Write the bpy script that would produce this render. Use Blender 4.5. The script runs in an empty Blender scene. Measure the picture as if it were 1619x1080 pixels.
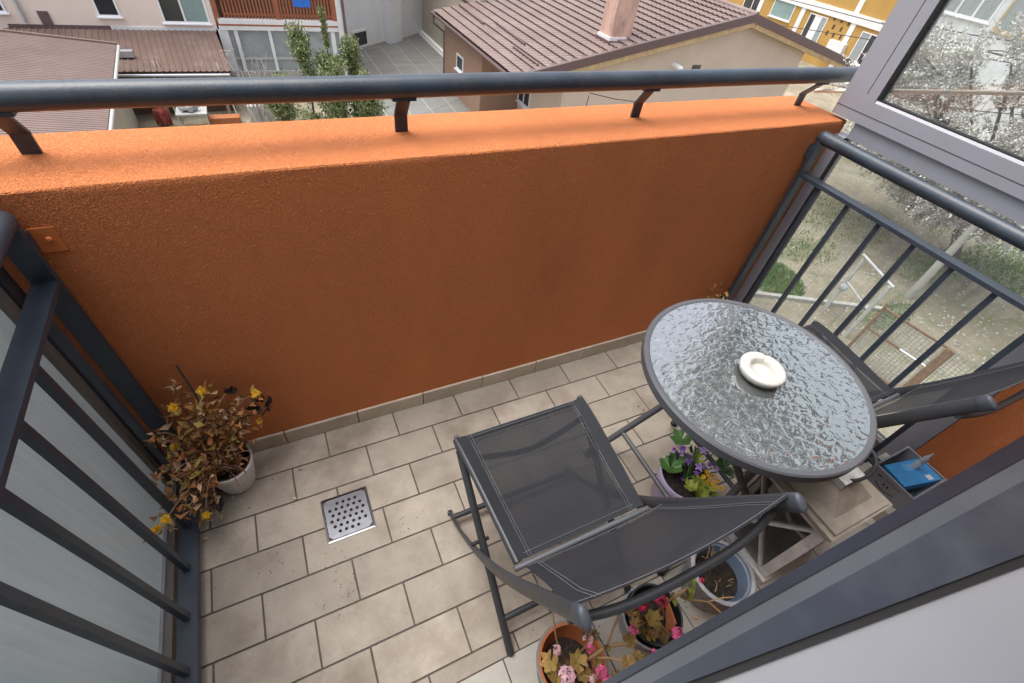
import bpy, bmesh, math, random
import numpy as np
from mathutils import Vector, Matrix
random.seed(7)
sc = bpy.context.scene
COL = sc.collection
R_ = math.radians

# ------------------------------------------------------------------ camera
RC = np.array([[0.9025363398891209, -0.41554776700573837, 0.11290796480361465],
               [-0.23022605932519646, -0.6872361576564536, -0.6889865203450533],
               [0.3639012459268866, 0.5958410165020018, -0.7159255312298346]])
CC = np.array([0.476723532875853, -1.102469490698873, 1.5625945075336616])
FPX = 721.578
cam_d = bpy.data.cameras.new('camera')
cam = bpy.data.objects.new('camera', cam_d); COL.objects.link(cam)
cam_d.sensor_width = 36.0; cam_d.lens = FPX / 1619.0 * 36.0
cam_d.clip_start = 0.01; cam_d.clip_end = 2000
M = Matrix(((RC[0][0], -RC[1][0], -RC[2][0], CC[0]),
            (RC[0][1], -RC[1][1], -RC[2][1], CC[1]),
            (RC[0][2], -RC[1][2], -RC[2][2], CC[2]), (0, 0, 0, 1)))
cam.matrix_world = M
sc.camera = cam

# ------------------------------------------------------------------ light
w = bpy.data.worlds.new('World'); sc.world = w; w.use_nodes = True
wn = w.node_tree.nodes; wl = w.node_tree.links
bg = wn['Background']
sky = wn.new('ShaderNodeTexSky'); sky.sky_type = 'NISHITA'; sky.sun_disc = False
SUN_EL, SUN_AZ = 73.0, 300.0
sky.sun_elevation = R_(SUN_EL); sky.sun_rotation = R_(SUN_AZ)
sky.air_density = 1.0; sky.dust_density = 4.0; sky.ozone_density = 1.0
hs = wn.new('ShaderNodeHueSaturation'); hs.inputs['Saturation'].default_value = 0.40
wl.new(sky.outputs[0], hs.inputs['Color']); wl.new(hs.outputs[0], bg.inputs['Color'])
bg.inputs['Strength'].default_value = 0.15
sun_d = bpy.data.lights.new('sun', 'SUN'); sun_d.energy = 1.2; sun_d.angle = R_(60); sun_d.color = (1, 0.975, 0.94)
sun = bpy.data.objects.new('sun', sun_d); COL.objects.link(sun)
sdir = Vector((math.sin(R_(SUN_AZ)) * math.cos(R_(SUN_EL)), math.cos(R_(SUN_AZ)) * math.cos(R_(SUN_EL)), math.sin(R_(SUN_EL))))
sun.rotation_euler = sdir.to_track_quat('Z', 'Y').to_euler()
sc.view_settings.view_transform = 'Standard'; sc.view_settings.look = 'None'
sc.view_settings.exposure = 1.18; sc.view_settings.gamma = 1.0
sc.view_settings.use_curve_mapping = False

# ------------------------------------------------------------------ pixel helpers (photo pixels, 1619 x 1080)
def ray(x, y):
    return RC.T @ np.array([(x - 809.5) / FPX, (y - 540.0) / FPX, 1.0])
def onz(x, y, z=0.0):
    v = ray(x, y); return Vector(CC + v * ((z - CC[2]) / v[2]))
def ony(x, y, Y):
    v = ray(x, y); return Vector(CC + v * ((Y - CC[1]) / v[1]))
def onx(x, y, X):
    v = ray(x, y); return Vector(CC + v * ((X - CC[0]) / v[0]))
def onp(x, y, p, n):
    v = Vector(ray(x, y)); c = Vector(CC); p = Vector(p); n = Vector(n)
    return c + v * ((p - c).dot(n) / v.dot(n))

# ------------------------------------------------------------------ materials
MATS = {}
def mat(name, col, rough=0.6, metal=0.0, var=0.12, vscale=8.0, bump=0.0, bscale=60.0, detail=6.0, coords='Object',
        rnd=0.0, island=0.0, spec=0.5, dirt=None, dirt_scale=3.0, dirt_amt=0.5, rvar=0.0, stretch=None):
    if name in MATS: return MATS[name]
    m = bpy.data.materials.new(name); m.use_nodes = True; MATS[name] = m
    n = m.node_tree.nodes; l = m.node_tree.links; b = n['Principled BSDF']
    b.inputs['Roughness'].default_value = rough; b.inputs['Metallic'].default_value = metal
    b.inputs['Specular IOR Level'].default_value = spec
    tc = n.new('ShaderNodeTexCoord')
    co = tc.outputs[coords]
    if rnd:
        ol = n.new('ShaderNodeObjectInfo'); va = n.new('ShaderNodeVectorMath'); va.operation = 'ADD'
        l.new(co, va.inputs[0]); l.new(ol.outputs['Location'], va.inputs[1]); co = va.outputs[0]
    if stretch:
        mp = n.new('ShaderNodeMapping'); mp.inputs['Scale'].default_value = stretch
        l.new(co, mp.inputs['Vector']); co = mp.outputs[0]
    nz = n.new('ShaderNodeTexNoise'); nz.inputs['Scale'].default_value = vscale; nz.inputs['Detail'].default_value = detail
    nz.inputs['Roughness'].default_value = 0.62
    l.new(co, nz.inputs['Vector'])
    mr = n.new('ShaderNodeMapRange'); mr.inputs['From Min'].default_value = 0.28; mr.inputs['From Max'].default_value = 0.72
    mr.inputs['To Min'].default_value = 1 - var; mr.inputs['To Max'].default_value = 1 + var
    l.new(nz.outputs['Fac'], mr.inputs['Value'])
    val = mr.outputs[0]
    def addrnd(sock, amt):
        nonlocal val
        r = n.new('ShaderNodeMapRange'); r.inputs['To Min'].default_value = 1 - amt; r.inputs['To Max'].default_value = 1 + amt
        l.new(sock, r.inputs['Value'])
        mu = n.new('ShaderNodeMath'); mu.operation = 'MULTIPLY'; l.new(val, mu.inputs[0]); l.new(r.outputs[0], mu.inputs[1]); val = mu.outputs[0]
    if rnd:
        oi = n.new('ShaderNodeObjectInfo'); addrnd(oi.outputs['Random'], rnd)
    if island:
        gi = n.new('ShaderNodeNewGeometry'); addrnd(gi.outputs['Random Per Island'], island)
    mix = n.new('ShaderNodeMix'); mix.data_type = 'RGBA'; mix.blend_type = 'MULTIPLY'; mix.inputs['Factor'].default_value = 1
    mix.inputs['A'].default_value = (*col, 1); l.new(val, mix.inputs['B'])
    out = mix.outputs['Result']
    if dirt:
        dn = n.new('ShaderNodeTexNoise'); dn.inputs['Scale'].default_value = dirt_scale; dn.inputs['Detail'].default_value = 8
        dn.inputs['Roughness'].default_value = 0.7
        l.new(co, dn.inputs['Vector'])
        dr = n.new('ShaderNodeMapRange'); dr.inputs['From Min'].default_value = 0.48; dr.inputs['From Max'].default_value = 0.72
        dr.inputs['To Max'].default_value = dirt_amt; l.new(dn.outputs['Fac'], dr.inputs['Value'])
        dm = n.new('ShaderNodeMix'); dm.data_type = 'RGBA'; l.new(dr.outputs[0], dm.inputs['Factor'])
        l.new(out, dm.inputs['A']); dm.inputs['B'].default_value = (*dirt, 1); out = dm.outputs['Result']
    l.new(out, b.inputs['Base Color'])
    if rvar:
        rr = n.new('ShaderNodeMapRange'); rr.inputs['To Min'].default_value = rough - rvar; rr.inputs['To Max'].default_value = rough + rvar
        l.new(nz.outputs['Fac'], rr.inputs['Value']); l.new(rr.outputs[0], b.inputs['Roughness'])
    if bump:
        bn = n.new('ShaderNodeTexNoise'); bn.inputs['Scale'].default_value = bscale; bn.inputs['Detail'].default_value = 4
        l.new(co, bn.inputs['Vector'])
        bp = n.new('ShaderNodeBump'); bp.inputs['Strength'].default_value = 1.0; bp.inputs['Distance'].default_value = bump
        l.new(bn.outputs['Fac'], bp.inputs['Height']); l.new(bp.outputs[0], b.inputs['Normal'])
    return m

def stucco(name, col, worm=150.0, dist=0.0042, var=0.1):
    m = mat(name, col, rough=0.88, var=var, vscale=1.6, spec=0.2, detail=10, dirt=tuple(c * 0.72 for c in col), dirt_scale=0.9, dirt_amt=0.45, stretch=(1.4, 1.4, 0.6))
    n = m.node_tree.nodes; l = m.node_tree.links; b = n['Principled BSDF']
    tc = n.new('ShaderNodeTexCoord')
    a = n.new('ShaderNodeTexNoise'); a.inputs['Scale'].default_value = worm; a.inputs['Detail'].default_value = 2.5
    a.inputs['Distortion'].default_value = 1.2
    v = n.new('ShaderNodeTexVoronoi'); v.inputs['Scale'].default_value = worm * 1.7
    l.new(tc.outputs['Object'], a.inputs['Vector']); l.new(tc.outputs['Object'], v.inputs['Vector'])
    # rubbed ("worm") grooves: ridged noise
    ab = n.new('ShaderNodeMath'); ab.operation = 'SUBTRACT'; ab.inputs[1].default_value = 0.5; l.new(a.outputs['Fac'], ab.inputs[0])
    ac = n.new('ShaderNodeMath'); ac.operation = 'ABSOLUTE'; l.new(ab.outputs[0], ac.inputs[0])
    mn = n.new('ShaderNodeMath'); mn.operation = 'MINIMUM'; mn.inputs[1].default_value = 0.13; l.new(ac.outputs[0], mn.inputs[0])
    ml = n.new('ShaderNodeMath'); ml.operation = 'MULTIPLY'; ml.inputs[1].default_value = 4.0; l.new(mn.outputs[0], ml.inputs[0])
    ad = n.new('ShaderNodeMath'); ad.operation = 'MULTIPLY_ADD'; ad.inputs[1].default_value = 0.5
    l.new(v.outputs['Distance'], ad.inputs[0]); l.new(ml.outputs[0], ad.inputs[2])
    bp = n.new('ShaderNodeBump'); bp.inputs['Distance'].default_value = dist; bp.inputs['Strength'].default_value = 1.0
    l.new(ad.outputs[0], bp.inputs['Height']); l.new(bp.outputs[0], b.inputs['Normal'])
    return m

def thin_glass(name, tint=(0.95, 0.98, 0.97), refl=1.6, rough=0.02, haze=0.0, haze_col=(0.5, 0.55, 0.56), bump=0.0, bscale=20.0, streak=0.0, refract=0.0):
    m = bpy.data.materials.new(name); m.use_nodes = True; MATS[name] = m
    n = m.node_tree.nodes; l = m.node_tree.links
    n.remove(n['Principled BSDF']); out = n['Material Output']
    tr = n.new('ShaderNodeBsdfTransparent'); tr.inputs[0].default_value = (*tint, 1)
    gl = n.new('ShaderNodeBsdfGlossy'); gl.inputs['Roughness'].default_value = rough
    fr = n.new('ShaderNodeFresnel'); fr.inputs['IOR'].default_value = 1.5
    mu = n.new('ShaderNodeMath'); mu.operation = 'MULTIPLY'; mu.inputs[1].default_value = refl; mu.use_clamp = True
    l.new(fr.outputs[0], mu.inputs[0])
    base = tr.outputs[0]
    if bump:
        tc = n.new('ShaderNodeTexCoord'); nz = n.new('ShaderNodeTexNoise'); nz.inputs['Scale'].default_value = bscale
        nz.inputs['Detail'].default_value = 1.0; nz.inputs['Distortion'].default_value = 0.6
        mp = n.new('ShaderNodeMapping'); mp.inputs['Scale'].default_value = (1.0, 1.5, 1.0); mp.inputs['Rotation'].default_value = (0, 0, 0.5)
        l.new(tc.outputs['Object'], mp.inputs[0]); l.new(mp.outputs[0], nz.inputs['Vector'])
        bp = n.new('ShaderNodeBump'); bp.inputs['Distance'].default_value = bump
        l.new(nz.outputs['Fac'], bp.inputs['Height']); l.new(bp.outputs[0], gl.inputs['Normal'])
        if refract:
            rf = n.new('ShaderNodeBsdfRefraction'); rf.inputs['IOR'].default_value = 1.12; rf.inputs['Roughness'].default_value = 0.03
            rf.inputs['Color'].default_value = (*tint, 1)
            l.new(bp.outputs[0], rf.inputs['Normal'])
            mm = n.new('ShaderNodeMixShader'); mm.inputs[0].default_value = refract
            l.new(tr.outputs[0], mm.inputs[1]); l.new(rf.outputs[0], mm.inputs[2]); base = mm.outputs[0]
    if haze:
        df = n.new('ShaderNodeBsdfDiffuse'); df.inputs[0].default_value = (*haze_col, 1)
        tl = n.new('ShaderNodeBsdfTranslucent'); tl.inputs[0].default_value = (*haze_col, 1)
        dd = n.new('ShaderNodeMixShader'); dd.inputs[0].default_value = 0.62; l.new(df.outputs[0], dd.inputs[1]); l.new(tl.outputs[0], dd.inputs[2])
        hm = n.new('ShaderNodeMixShader'); hm.inputs[0].default_value = haze
        if streak:
            tc = n.new('ShaderNodeTexCoord'); mp = n.new('ShaderNodeMapping'); mp.inputs['Scale'].default_value = (30, 30, 1.2)
            nz = n.new('ShaderNodeTexNoise'); nz.inputs['Scale'].default_value = 2.0; nz.inputs['Detail'].default_value = 8; nz.inputs['Roughness'].default_value = 0.7
            l.new(tc.outputs['Object'], mp.inputs[0]); l.new(mp.outputs[0], nz.inputs['Vector'])
            mr = n.new('ShaderNodeMapRange'); mr.inputs['From Min'].default_value = 0.3; mr.inputs['From Max'].default_value = 0.75
            mr.inputs['To Min'].default_value = max(0, haze - streak); mr.inputs['To Max'].default_value = min(1, haze + streak)
            l.new(nz.outputs['Fac'], mr.inputs['Value']); l.new(mr.outputs[0], hm.inputs[0])
        l.new(base, hm.inputs[1]); l.new(dd.outputs[0], hm.inputs[2]); base = hm.outputs[0]
    mx = n.new('ShaderNodeMixShader'); l.new(mu.outputs[0], mx.inputs[0]); l.new(base, mx.inputs[1]); l.new(gl.outputs[0], mx.inputs[2])
    l.new(mx.outputs[0], out.inputs['Surface'])
    return m

ORANGE = stucco('orange_stucco', (0.71, 0.238, 0.088))
mat('pale_bounce_render', (0.80, 0.78, 0.74), rough=0.9, var=0.06)  # finish of unseen house walls, made pale to bounce light onto the parapet
mat('tile', (0.355, 0.312, 0.258), rough=0.75, var=0.14, vscale=9, bump=0.0022, bscale=80, rnd=0.13, dirt=(0.17, 0.132, 0.098), dirt_scale=3.2, dirt_amt=0.75)
mat('tile_pale', (0.40, 0.385, 0.345), rough=0.72, var=0.08, vscale=12, bump=0.0015, bscale=90, rnd=0.05, dirt=(0.2, 0.17, 0.14), dirt_scale=7, dirt_amt=0.3)
mat('skirting', (0.52, 0.445, 0.36), rough=0.72, var=0.12, vscale=12, rnd=0.06, dirt=(0.26, 0.2, 0.15), dirt_scale=7, dirt_amt=0.4)
mat('paint_orange', (0.60, 0.18, 0.05), rough=0.6, var=0.1)
mat('grout', (0.105, 0.092, 0.078), rough=0.95, var=0.35, vscale=25, bump=0.002, bscale=200)
mat('metal_dark', (0.034, 0.045, 0.064), rough=0.36, var=0.22, vscale=9, bump=0.0003, bscale=180, rvar=0.08, dirt=(0.09, 0.09, 0.10), dirt_scale=14, dirt_amt=0.25)
mat('metal_rail', (0.036, 0.050, 0.068), rough=0.34, var=0.3, vscale=5, bump=0.0004, bscale=150, rvar=0.12, dirt=(0.11, 0.10, 0.095), dirt_scale=16, dirt_amt=0.45)
mat('frame_grey', (0.30, 0.305, 0.345), rough=0.42, var=0.05, vscale=3, dirt=(0.25, 0.24, 0.245), dirt_scale=4, dirt_amt=0.3)
mat('frame_shadow', (0.05, 0.045, 0.05), rough=0.6)
mat('rubber', (0.012, 0.012, 0.014), rough=0.7)
mat('frame_taupe', (0.17, 0.15, 0.135), rough=0.55, var=0.15, vscale=6, dirt=(0.3, 0.27, 0.22), dirt_scale=8, dirt_amt=0.4)
mat('slate_frame', (0.034, 0.043, 0.060), rough=0.38, var=0.14, vscale=3, rvar=0.08, dirt=(0.085, 0.095, 0.105), dirt_scale=3, dirt_amt=0.4)
mat('slate_dark', (0.016, 0.022, 0.036), rough=0.4, var=0.15)
mat('white_sill', (0.27, 0.28, 0.305), rough=0.45, var=0.05, vscale=2)
mat('chair_metal', (0.038, 0.040, 0.046), rough=0.42, var=0.12, vscale=10, rvar=0.06)
mat('cap_plastic', (0.055, 0.062, 0.076), rough=0.5, var=0.08)
mat('hinge_grey', (0.085, 0.09, 0.10), rough=0.4, var=0.1)
mat('slate_lip', (0.072, 0.083, 0.098), rough=0.45, var=0.12, vscale=4)
mat('stitch', (0.15, 0.15, 0.16), rough=0.9)
mat('table_metal', (0.085, 0.088, 0.097), rough=0.45, var=0.08, vscale=12, rvar=0.05)
mat('marble', (0.50, 0.49, 0.45), rough=0.35, var=0.06, vscale=18, dirt=(0.48, 0.45, 0.37), dirt_scale=22, dirt_amt=0.35)
mat('steel', (0.155, 0.16, 0.18), rough=0.36, metal=1.0, var=0.12, vscale=30, rvar=0.1, bump=0.0006, bscale=35)
mat('steel_frame', (0.15, 0.15, 0.16), rough=0.3, metal=1.0, var=0.2, vscale=30)
mat('black_hole', (0.004, 0.004, 0.004), rough=0.9)
mat('soil', (0.022, 0.016, 0.012), rough=1, var=0.6, vscale=60, bump=0.006, bscale=90, dirt=(0.1, 0.08, 0.06), dirt_scale=70, dirt_amt=0.6)
mat('pot_white', (0.68, 0.67, 0.66), rough=0.45, var=0.05)
mat('pot_brown', (0.10, 0.05, 0.03), rough=0.8)
mat('pot_lavender', (0.50, 0.42, 0.62), rough=0.42, var=0.06, vscale=6)
mat('pot_terracotta', (0.38, 0.13, 0.05), rough=0.75, var=0.2, vscale=9)
mat('pot_black', (0.018, 0.02, 0.025), rough=0.4)
mat('pot_greyrim', (0.22, 0.22, 0.225), rough=0.6, var=0.1)
mat('pot_ceramic', (0.36, 0.38, 0.42), rough=0.5, var=0.25, vscale=18, bump=0.003, bscale=45, dirt=(0.07, 0.08, 0.10), dirt_scale=22, dirt_amt=0.7, stretch=(1, 1, 0.45))
mat('pot_blue', (0.16, 0.22, 0.31), rough=0.45, var=0.15)
mat('dry_leaf', (0.33, 0.145, 0.05), rough=0.85, var=0.3, island=0.65)
mat('dry_olive', (0.34, 0.245, 0.06), rough=0.8, var=0.3, island=0.5)
mat('dry_pale', (0.48, 0.32, 0.19), rough=0.85, var=0.2, island=0.35)
mat('dark_bloom', (0.022, 0.010, 0.009), rough=0.9, island=0.4)
mat('stem_dry', (0.30, 0.17, 0.105), rough=0.85, island=0.3)
mat('stem_tan', (0.36, 0.24, 0.12), rough=0.8, var=0.2, vscale=30, island=0.2)
mat('yellow_petal', (0.75, 0.42, 0.018), rough=0.6, island=0.25)
mat('pink_petal', (0.62, 0.10, 0.24), rough=0.6, island=0.35)
mat('rose_petal', (0.60, 0.035, 0.11), rough=0.6, island=0.3)
mat('pale_petal', (0.62, 0.38, 0.43), rough=0.7, island=0.2)
mat('violet_petal', (0.22, 0.075, 0.40), rough=0.6, island=0.5)
mat('lilac_petal', (0.44, 0.29, 0.62), rough=0.6, island=0.25)
mat('green_leaf', (0.055, 0.13, 0.030), rough=0.5, var=0.25, vscale=40, island=0.4)
mat('lime_leaf', (0.27, 0.31, 0.045), rough=0.55, var=0.25, vscale=40, island=0.3)
mat('geranium_leaf', (0.20, 0.12, 0.035), rough=0.7, var=0.5, vscale=70, island=0.65, dirt=(0.30, 0.26, 0.06), dirt_scale=25, dirt_amt=0.7)
mat('wood_grey', (0.58, 0.575, 0.56), rough=0.85, var=0.3, vscale=14, bump=0.002, bscale=70, dirt=(0.24, 0.225, 0.20), dirt_scale=18, dirt_amt=0.5)
mat('wood_taupe', (0.22, 0.19, 0.155), rough=0.8, var=0.25, vscale=12, bump=0.0015, bscale=60, dirt=(0.42, 0.40, 0.36), dirt_scale=9, dirt_amt=0.5)
mat('peeling', (0.55, 0.55, 0.55), rough=0.8, var=0.15, vscale=20, dirt=(0.17, 0.13, 0.10), dirt_scale=22, dirt_amt=0.9)
mat('box_grey', (0.24, 0.265, 0.305), rough=0.5, var=0.08)
mat('box_inner', (0.18, 0.20, 0.235), rough=0.55)
mat('carton_blue', (0.05, 0.27, 0.60), rough=0.45, var=0.15, vscale=25)
mat('print_pale', (0.62, 0.64, 0.66), rough=0.5)
mat('print_dark', (0.02, 0.022, 0.028), rough=0.6)
mat('print_red', (0.20, 0.06, 0.06), rough=0.6)
mat('print_light_blue', (0.12, 0.36, 0.66), rough=0.5)
mat('spray', (0.56, 0.63, 0.70), rough=0.4, var=0.06)
mat('cream_rod', (0.85, 0.79, 0.65), rough=0.45, var=0.08)
# far things
mat('cream_wall', (0.76, 0.64, 0.56), rough=0.9, var=0.06, vscale=0.8, bump=0.004, bscale=20, detail=9)
mat('white_wall', (0.74, 0.74, 0.76), rough=0.9, var=0.06, vscale=0.6, dirt=(0.5, 0.5, 0.5), dirt_scale=0.7, dirt_amt=0.3)
mat('beige_wall', (0.46, 0.41, 0.33), rough=0.9, var=0.08, vscale=0.7, dirt=(0.34, 0.29, 0.23), dirt_scale=0.5, dirt_amt=0.5)
mat('gable_wall', (0.60, 0.50, 0.415), rough=0.9, var=0.08, vscale=0.5, dirt=(0.42, 0.34, 0.27), dirt_scale=0.35, dirt_amt=0.55, detail=9)
mat('brown_wall', (0.30, 0.19, 0.135), rough=0.9, var=0.06, vscale=1)
mat('yellow_wall', (0.45, 0.27, 0.075), rough=0.9, var=0.1, vscale=0.6, dirt=(0.42, 0.25, 0.10), dirt_scale=0.8, dirt_amt=0.4)
mat('white_trim', (0.74, 0.74, 0.74), rough=0.7, var=0.06, vscale=2, dirt=(0.5, 0.48, 0.45), dirt_scale=1.5, dirt_amt=0.35)
mat('pvc', (0.8, 0.8, 0.82), rough=0.4, var=0.03)
mat('window_dark', (0.03, 0.035, 0.04), rough=0.12, var=0.5, vscale=1.2, spec=0.8)
mat('window_curtain', (0.30, 0.33, 0.34), rough=0.35, var=0.2, vscale=2.5, stretch=(1, 6, 1))
mat('window_sage', (0.22, 0.31, 0.30), rough=0.3, var=0.15, vscale=1.2)
mat('roof_metal', (0.19, 0.132, 0.115), rough=0.5, var=0.12, vscale=0.7, dirt=(0.26, 0.205, 0.185), dirt_scale=1.5, dirt_amt=0.3, spec=0.4)
mat('roof_metal_brown', (0.16, 0.105, 0.085), rough=0.6, var=0.15, vscale=0.7, dirt=(0.32, 0.25, 0.22), dirt_scale=1.2, dirt_amt=0.35, spec=0.35)
mat('roof_tile', (0.205, 0.145, 0.128), rough=0.5, var=0.12, vscale=0.8, dirt=(0.29, 0.23, 0.21), dirt_scale=0.9, dirt_amt=0.45, spec=0.4)
mat('fascia', (0.13, 0.085, 0.082), rough=0.55, var=0.1)
mat('raw_wood', (0.50, 0.36, 0.20), rough=0.85, var=0.2, vscale=5, dirt=(0.24, 0.16, 0.09), dirt_scale=4, dirt_amt=0.5)
mat('red_wood', (0.32, 0.105, 0.05), rough=0.65, var=0.2, vscale=4)
mat('dark_wood', (0.10, 0.055, 0.035), rough=0.8, var=0.3, vscale=4)
mat('chimney_plaster', (0.58, 0.37, 0.30), rough=0.9, var=0.1, vscale=1.2, dirt=(0.16, 0.12, 0.11), dirt_scale=1.5, dirt_amt=0.75, stretch=(1.5, 1.5, 0.5))
mat('zinc', (0.42, 0.43, 0.45), rough=0.45, metal=0.3, var=0.15, vscale=3)
mat('blue_cloth', (0.03, 0.16, 0.62), rough=0.8, var=0.1)
mat('court_slab', (0.185, 0.185, 0.17), rough=0.8, var=0.14, vscale=0.8, rnd=0.09, dirt=(0.2, 0.2, 0.19), dirt_scale=0.6, dirt_amt=0.5, stretch=(0.4, 2, 1))
mat('court_joint', (0.55, 0.53, 0.48), rough=0.9)
mat('concrete', (0.40, 0.385, 0.35), rough=0.9, var=0.15, vscale=2, dirt=(0.25, 0.23, 0.2), dirt_scale=2, dirt_amt=0.5)
mat('bark', (0.10, 0.075, 0.06), rough=0.95, var=0.3, vscale=8)
mat('pale_twig', (0.40, 0.37, 0.34), rough=0.9, var=0.2, island=0.3)
mat('blossom', (0.60, 0.58, 0.545), rough=0.8, var=0.1, island=0.22)
mat('evergreen', (0.15, 0.19, 0.075), rough=0.6, var=0.2, island=0.6)
mat('evergreen_pale', (0.27, 0.29, 0.13), rough=0.6, var=0.2, island=0.4)
mat('grass_blade', (0.10, 0.20, 0.035), rough=0.7, var=0.2, island=0.5)
mat('rust', (0.22, 0.13, 0.08), rough=0.9, var=0.3, vscale=8)
mat('galv', (0.46, 0.46, 0.45), rough=0.6, metal=0.2, var=0.15, vscale=5)
mat('wire', (0.30, 0.29, 0.28), rough=0.6, metal=0.3)
mat('cable_black', (0.03, 0.03, 0.033), rough=0.6)
mat('red_cloth', (0.25, 0.05, 0.04), rough=0.9, var=0.3)
mat('tarp', (0.34, 0.36, 0.37), rough=0.7, var=0.4, vscale=3)
mat('plank', (0.42, 0.37, 0.30), rough=0.9, var=0.25, vscale=4, rnd=0.2)
mat('rust_orange', (0.36, 0.13, 0.05), rough=0.8, var=0.2)
GLASS = thin_glass('clear_glass', tint=(0.93, 0.96, 0.95), refl=1.3, haze=0.11, streak=0.08)
FROST = thin_glass('frosted_glass', tint=(0.86, 0.9, 0.9), refl=1.2, rough=0.12, haze=0.93, haze_col=(0.85, 0.95, 1.0), streak=0.10)
TABLEGLASS = thin_glass('hammered_glass', tint=(0.90, 0.95, 0.94), refl=9.0, rough=0.03, haze=0.30, haze_col=(0.88, 0.98, 0.97), bump=0.0022, bscale=40, refract=0.55)  # whitish haze in the glass colour stands in for reflected bright sky
LANTERNGLASS = thin_glass('lantern_glass', tint=(0.8, 0.82, 0.8), refl=3.5, rough=0.08, haze=0.28, haze_col=(0.45, 0.45, 0.43))

def mesh_fabric(name):
    m = mat(name, (0.012, 0.013, 0.017), rough=0.85, var=0.15, vscale=9)
    n = m.node_tree.nodes; l = m.node_tree.links; b = n['Principled BSDF']; out = n['Material Output']
    tc = n.new('ShaderNodeTexCoord')
    w1 = n.new('ShaderNodeTexWave'); w1.inputs['Scale'].default_value = 62; w1.bands_direction = 'X'
    w2 = n.new('ShaderNodeTexWave'); w2.inputs['Scale'].default_value = 70; w2.bands_direction = 'Y'
    w3 = n.new('ShaderNodeTexWave'); w3.inputs['Scale'].default_value = 70; w3.bands_direction = 'Z'
    for x in (w1, w2, w3): l.new(tc.outputs['Object'], x.inputs['Vector'])
    mx = n.new('ShaderNodeMath'); mx.operation = 'ADD'; l.new(w1.outputs['Fac'], mx.inputs[0]); l.new(w2.outputs['Fac'], mx.inputs[1])
    bp = n.new('ShaderNodeBump'); bp.inputs['Distance'].default_value = 0.0012; l.new(mx.outputs[0], bp.inputs['Height'])
    l.new(bp.outputs[0], b.inputs['Normal'])
    # light threads in the weave
    mr = n.new('ShaderNodeMapRange'); mr.inputs['From Min'].default_value = 0.55; mr.inputs['From Max'].default_value = 1.0
    mr.inputs['To Max'].default_value = 0.42; l.new(w1.outputs['Fac'], mr.inputs['Value'])
    src = b.inputs['Base Color'].links[0].from_socket
    cm = n.new('ShaderNodeMix'); cm.data_type = 'RGBA'; l.new(mr.outputs[0], cm.inputs['Factor']); l.new(src, cm.inputs['A'])
    cm.inputs['B'].default_value = (0.06, 0.064, 0.077, 1); l.new(cm.outputs['Result'], b.inputs['Base Color'])
    tr = n.new('ShaderNodeBsdfTransparent'); ms = n.new('ShaderNodeMixShader'); ms.inputs[0].default_value = 0.075
    l.new(b.outputs[0], ms.inputs[1]); l.new(tr.outputs[0], ms.inputs[2]); l.new(ms.outputs[0], out.inputs['Surface'])
    return m
FABRIC = mesh_fabric('mesh_fabric')
mat('fabric_hem', (0.013, 0.015, 0.020), rough=0.85, var=0.1)

def ground_mat():
    m = mat('ground', (0.33, 0.285, 0.215), rough=1.0, var=0.2, vscale=0.5, coords='Object', bump=0.06, bscale=4, detail=10)
    n = m.node_tree.nodes; l = m.node_tree.links; b = n['Principled BSDF']
    src = b.inputs['Base Color'].links[0].from_socket
    tc = n.new('ShaderNodeTexCoord')
    def layer(src, scale, lo, hi, col, amt):
        a = n.new('ShaderNodeTexNoise'); a.inputs['Scale'].default_value = scale; a.inputs['Detail'].default_value = 9; a.inputs['Roughness'].default_value = 0.68
        l.new(tc.outputs['Object'], a.inputs['Vector'])
        r = n.new('ShaderNodeMapRange'); r.inputs['From Min'].default_value = lo; r.inputs['From Max'].default_value = hi; r.inputs['To Max'].default_value = amt
        l.new(a.outputs['Fac'], r.inputs['Value'])
        x = n.new('ShaderNodeMix'); x.data_type = 'RGBA'; l.new(r.outputs[0], x.inputs['Factor']); l.new(src, x.inputs['A']); x.inputs['B'].default_value = (*col, 1)
        return x.outputs['Result']
    src = layer(src, 0.16, 0.45, 0.62, (0.175, 0.145, 0.10), 0.85)
    src = layer(src, 0.9, 0.5, 0.66, (0.13, 0.14, 0.06), 0.7)
    src = layer(src, 6.0, 0.55, 0.75, (0.10, 0.09, 0.065), 0.5)
    l.new(src, b.inputs['Base Color'])
    return m
ground_mat()

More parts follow.
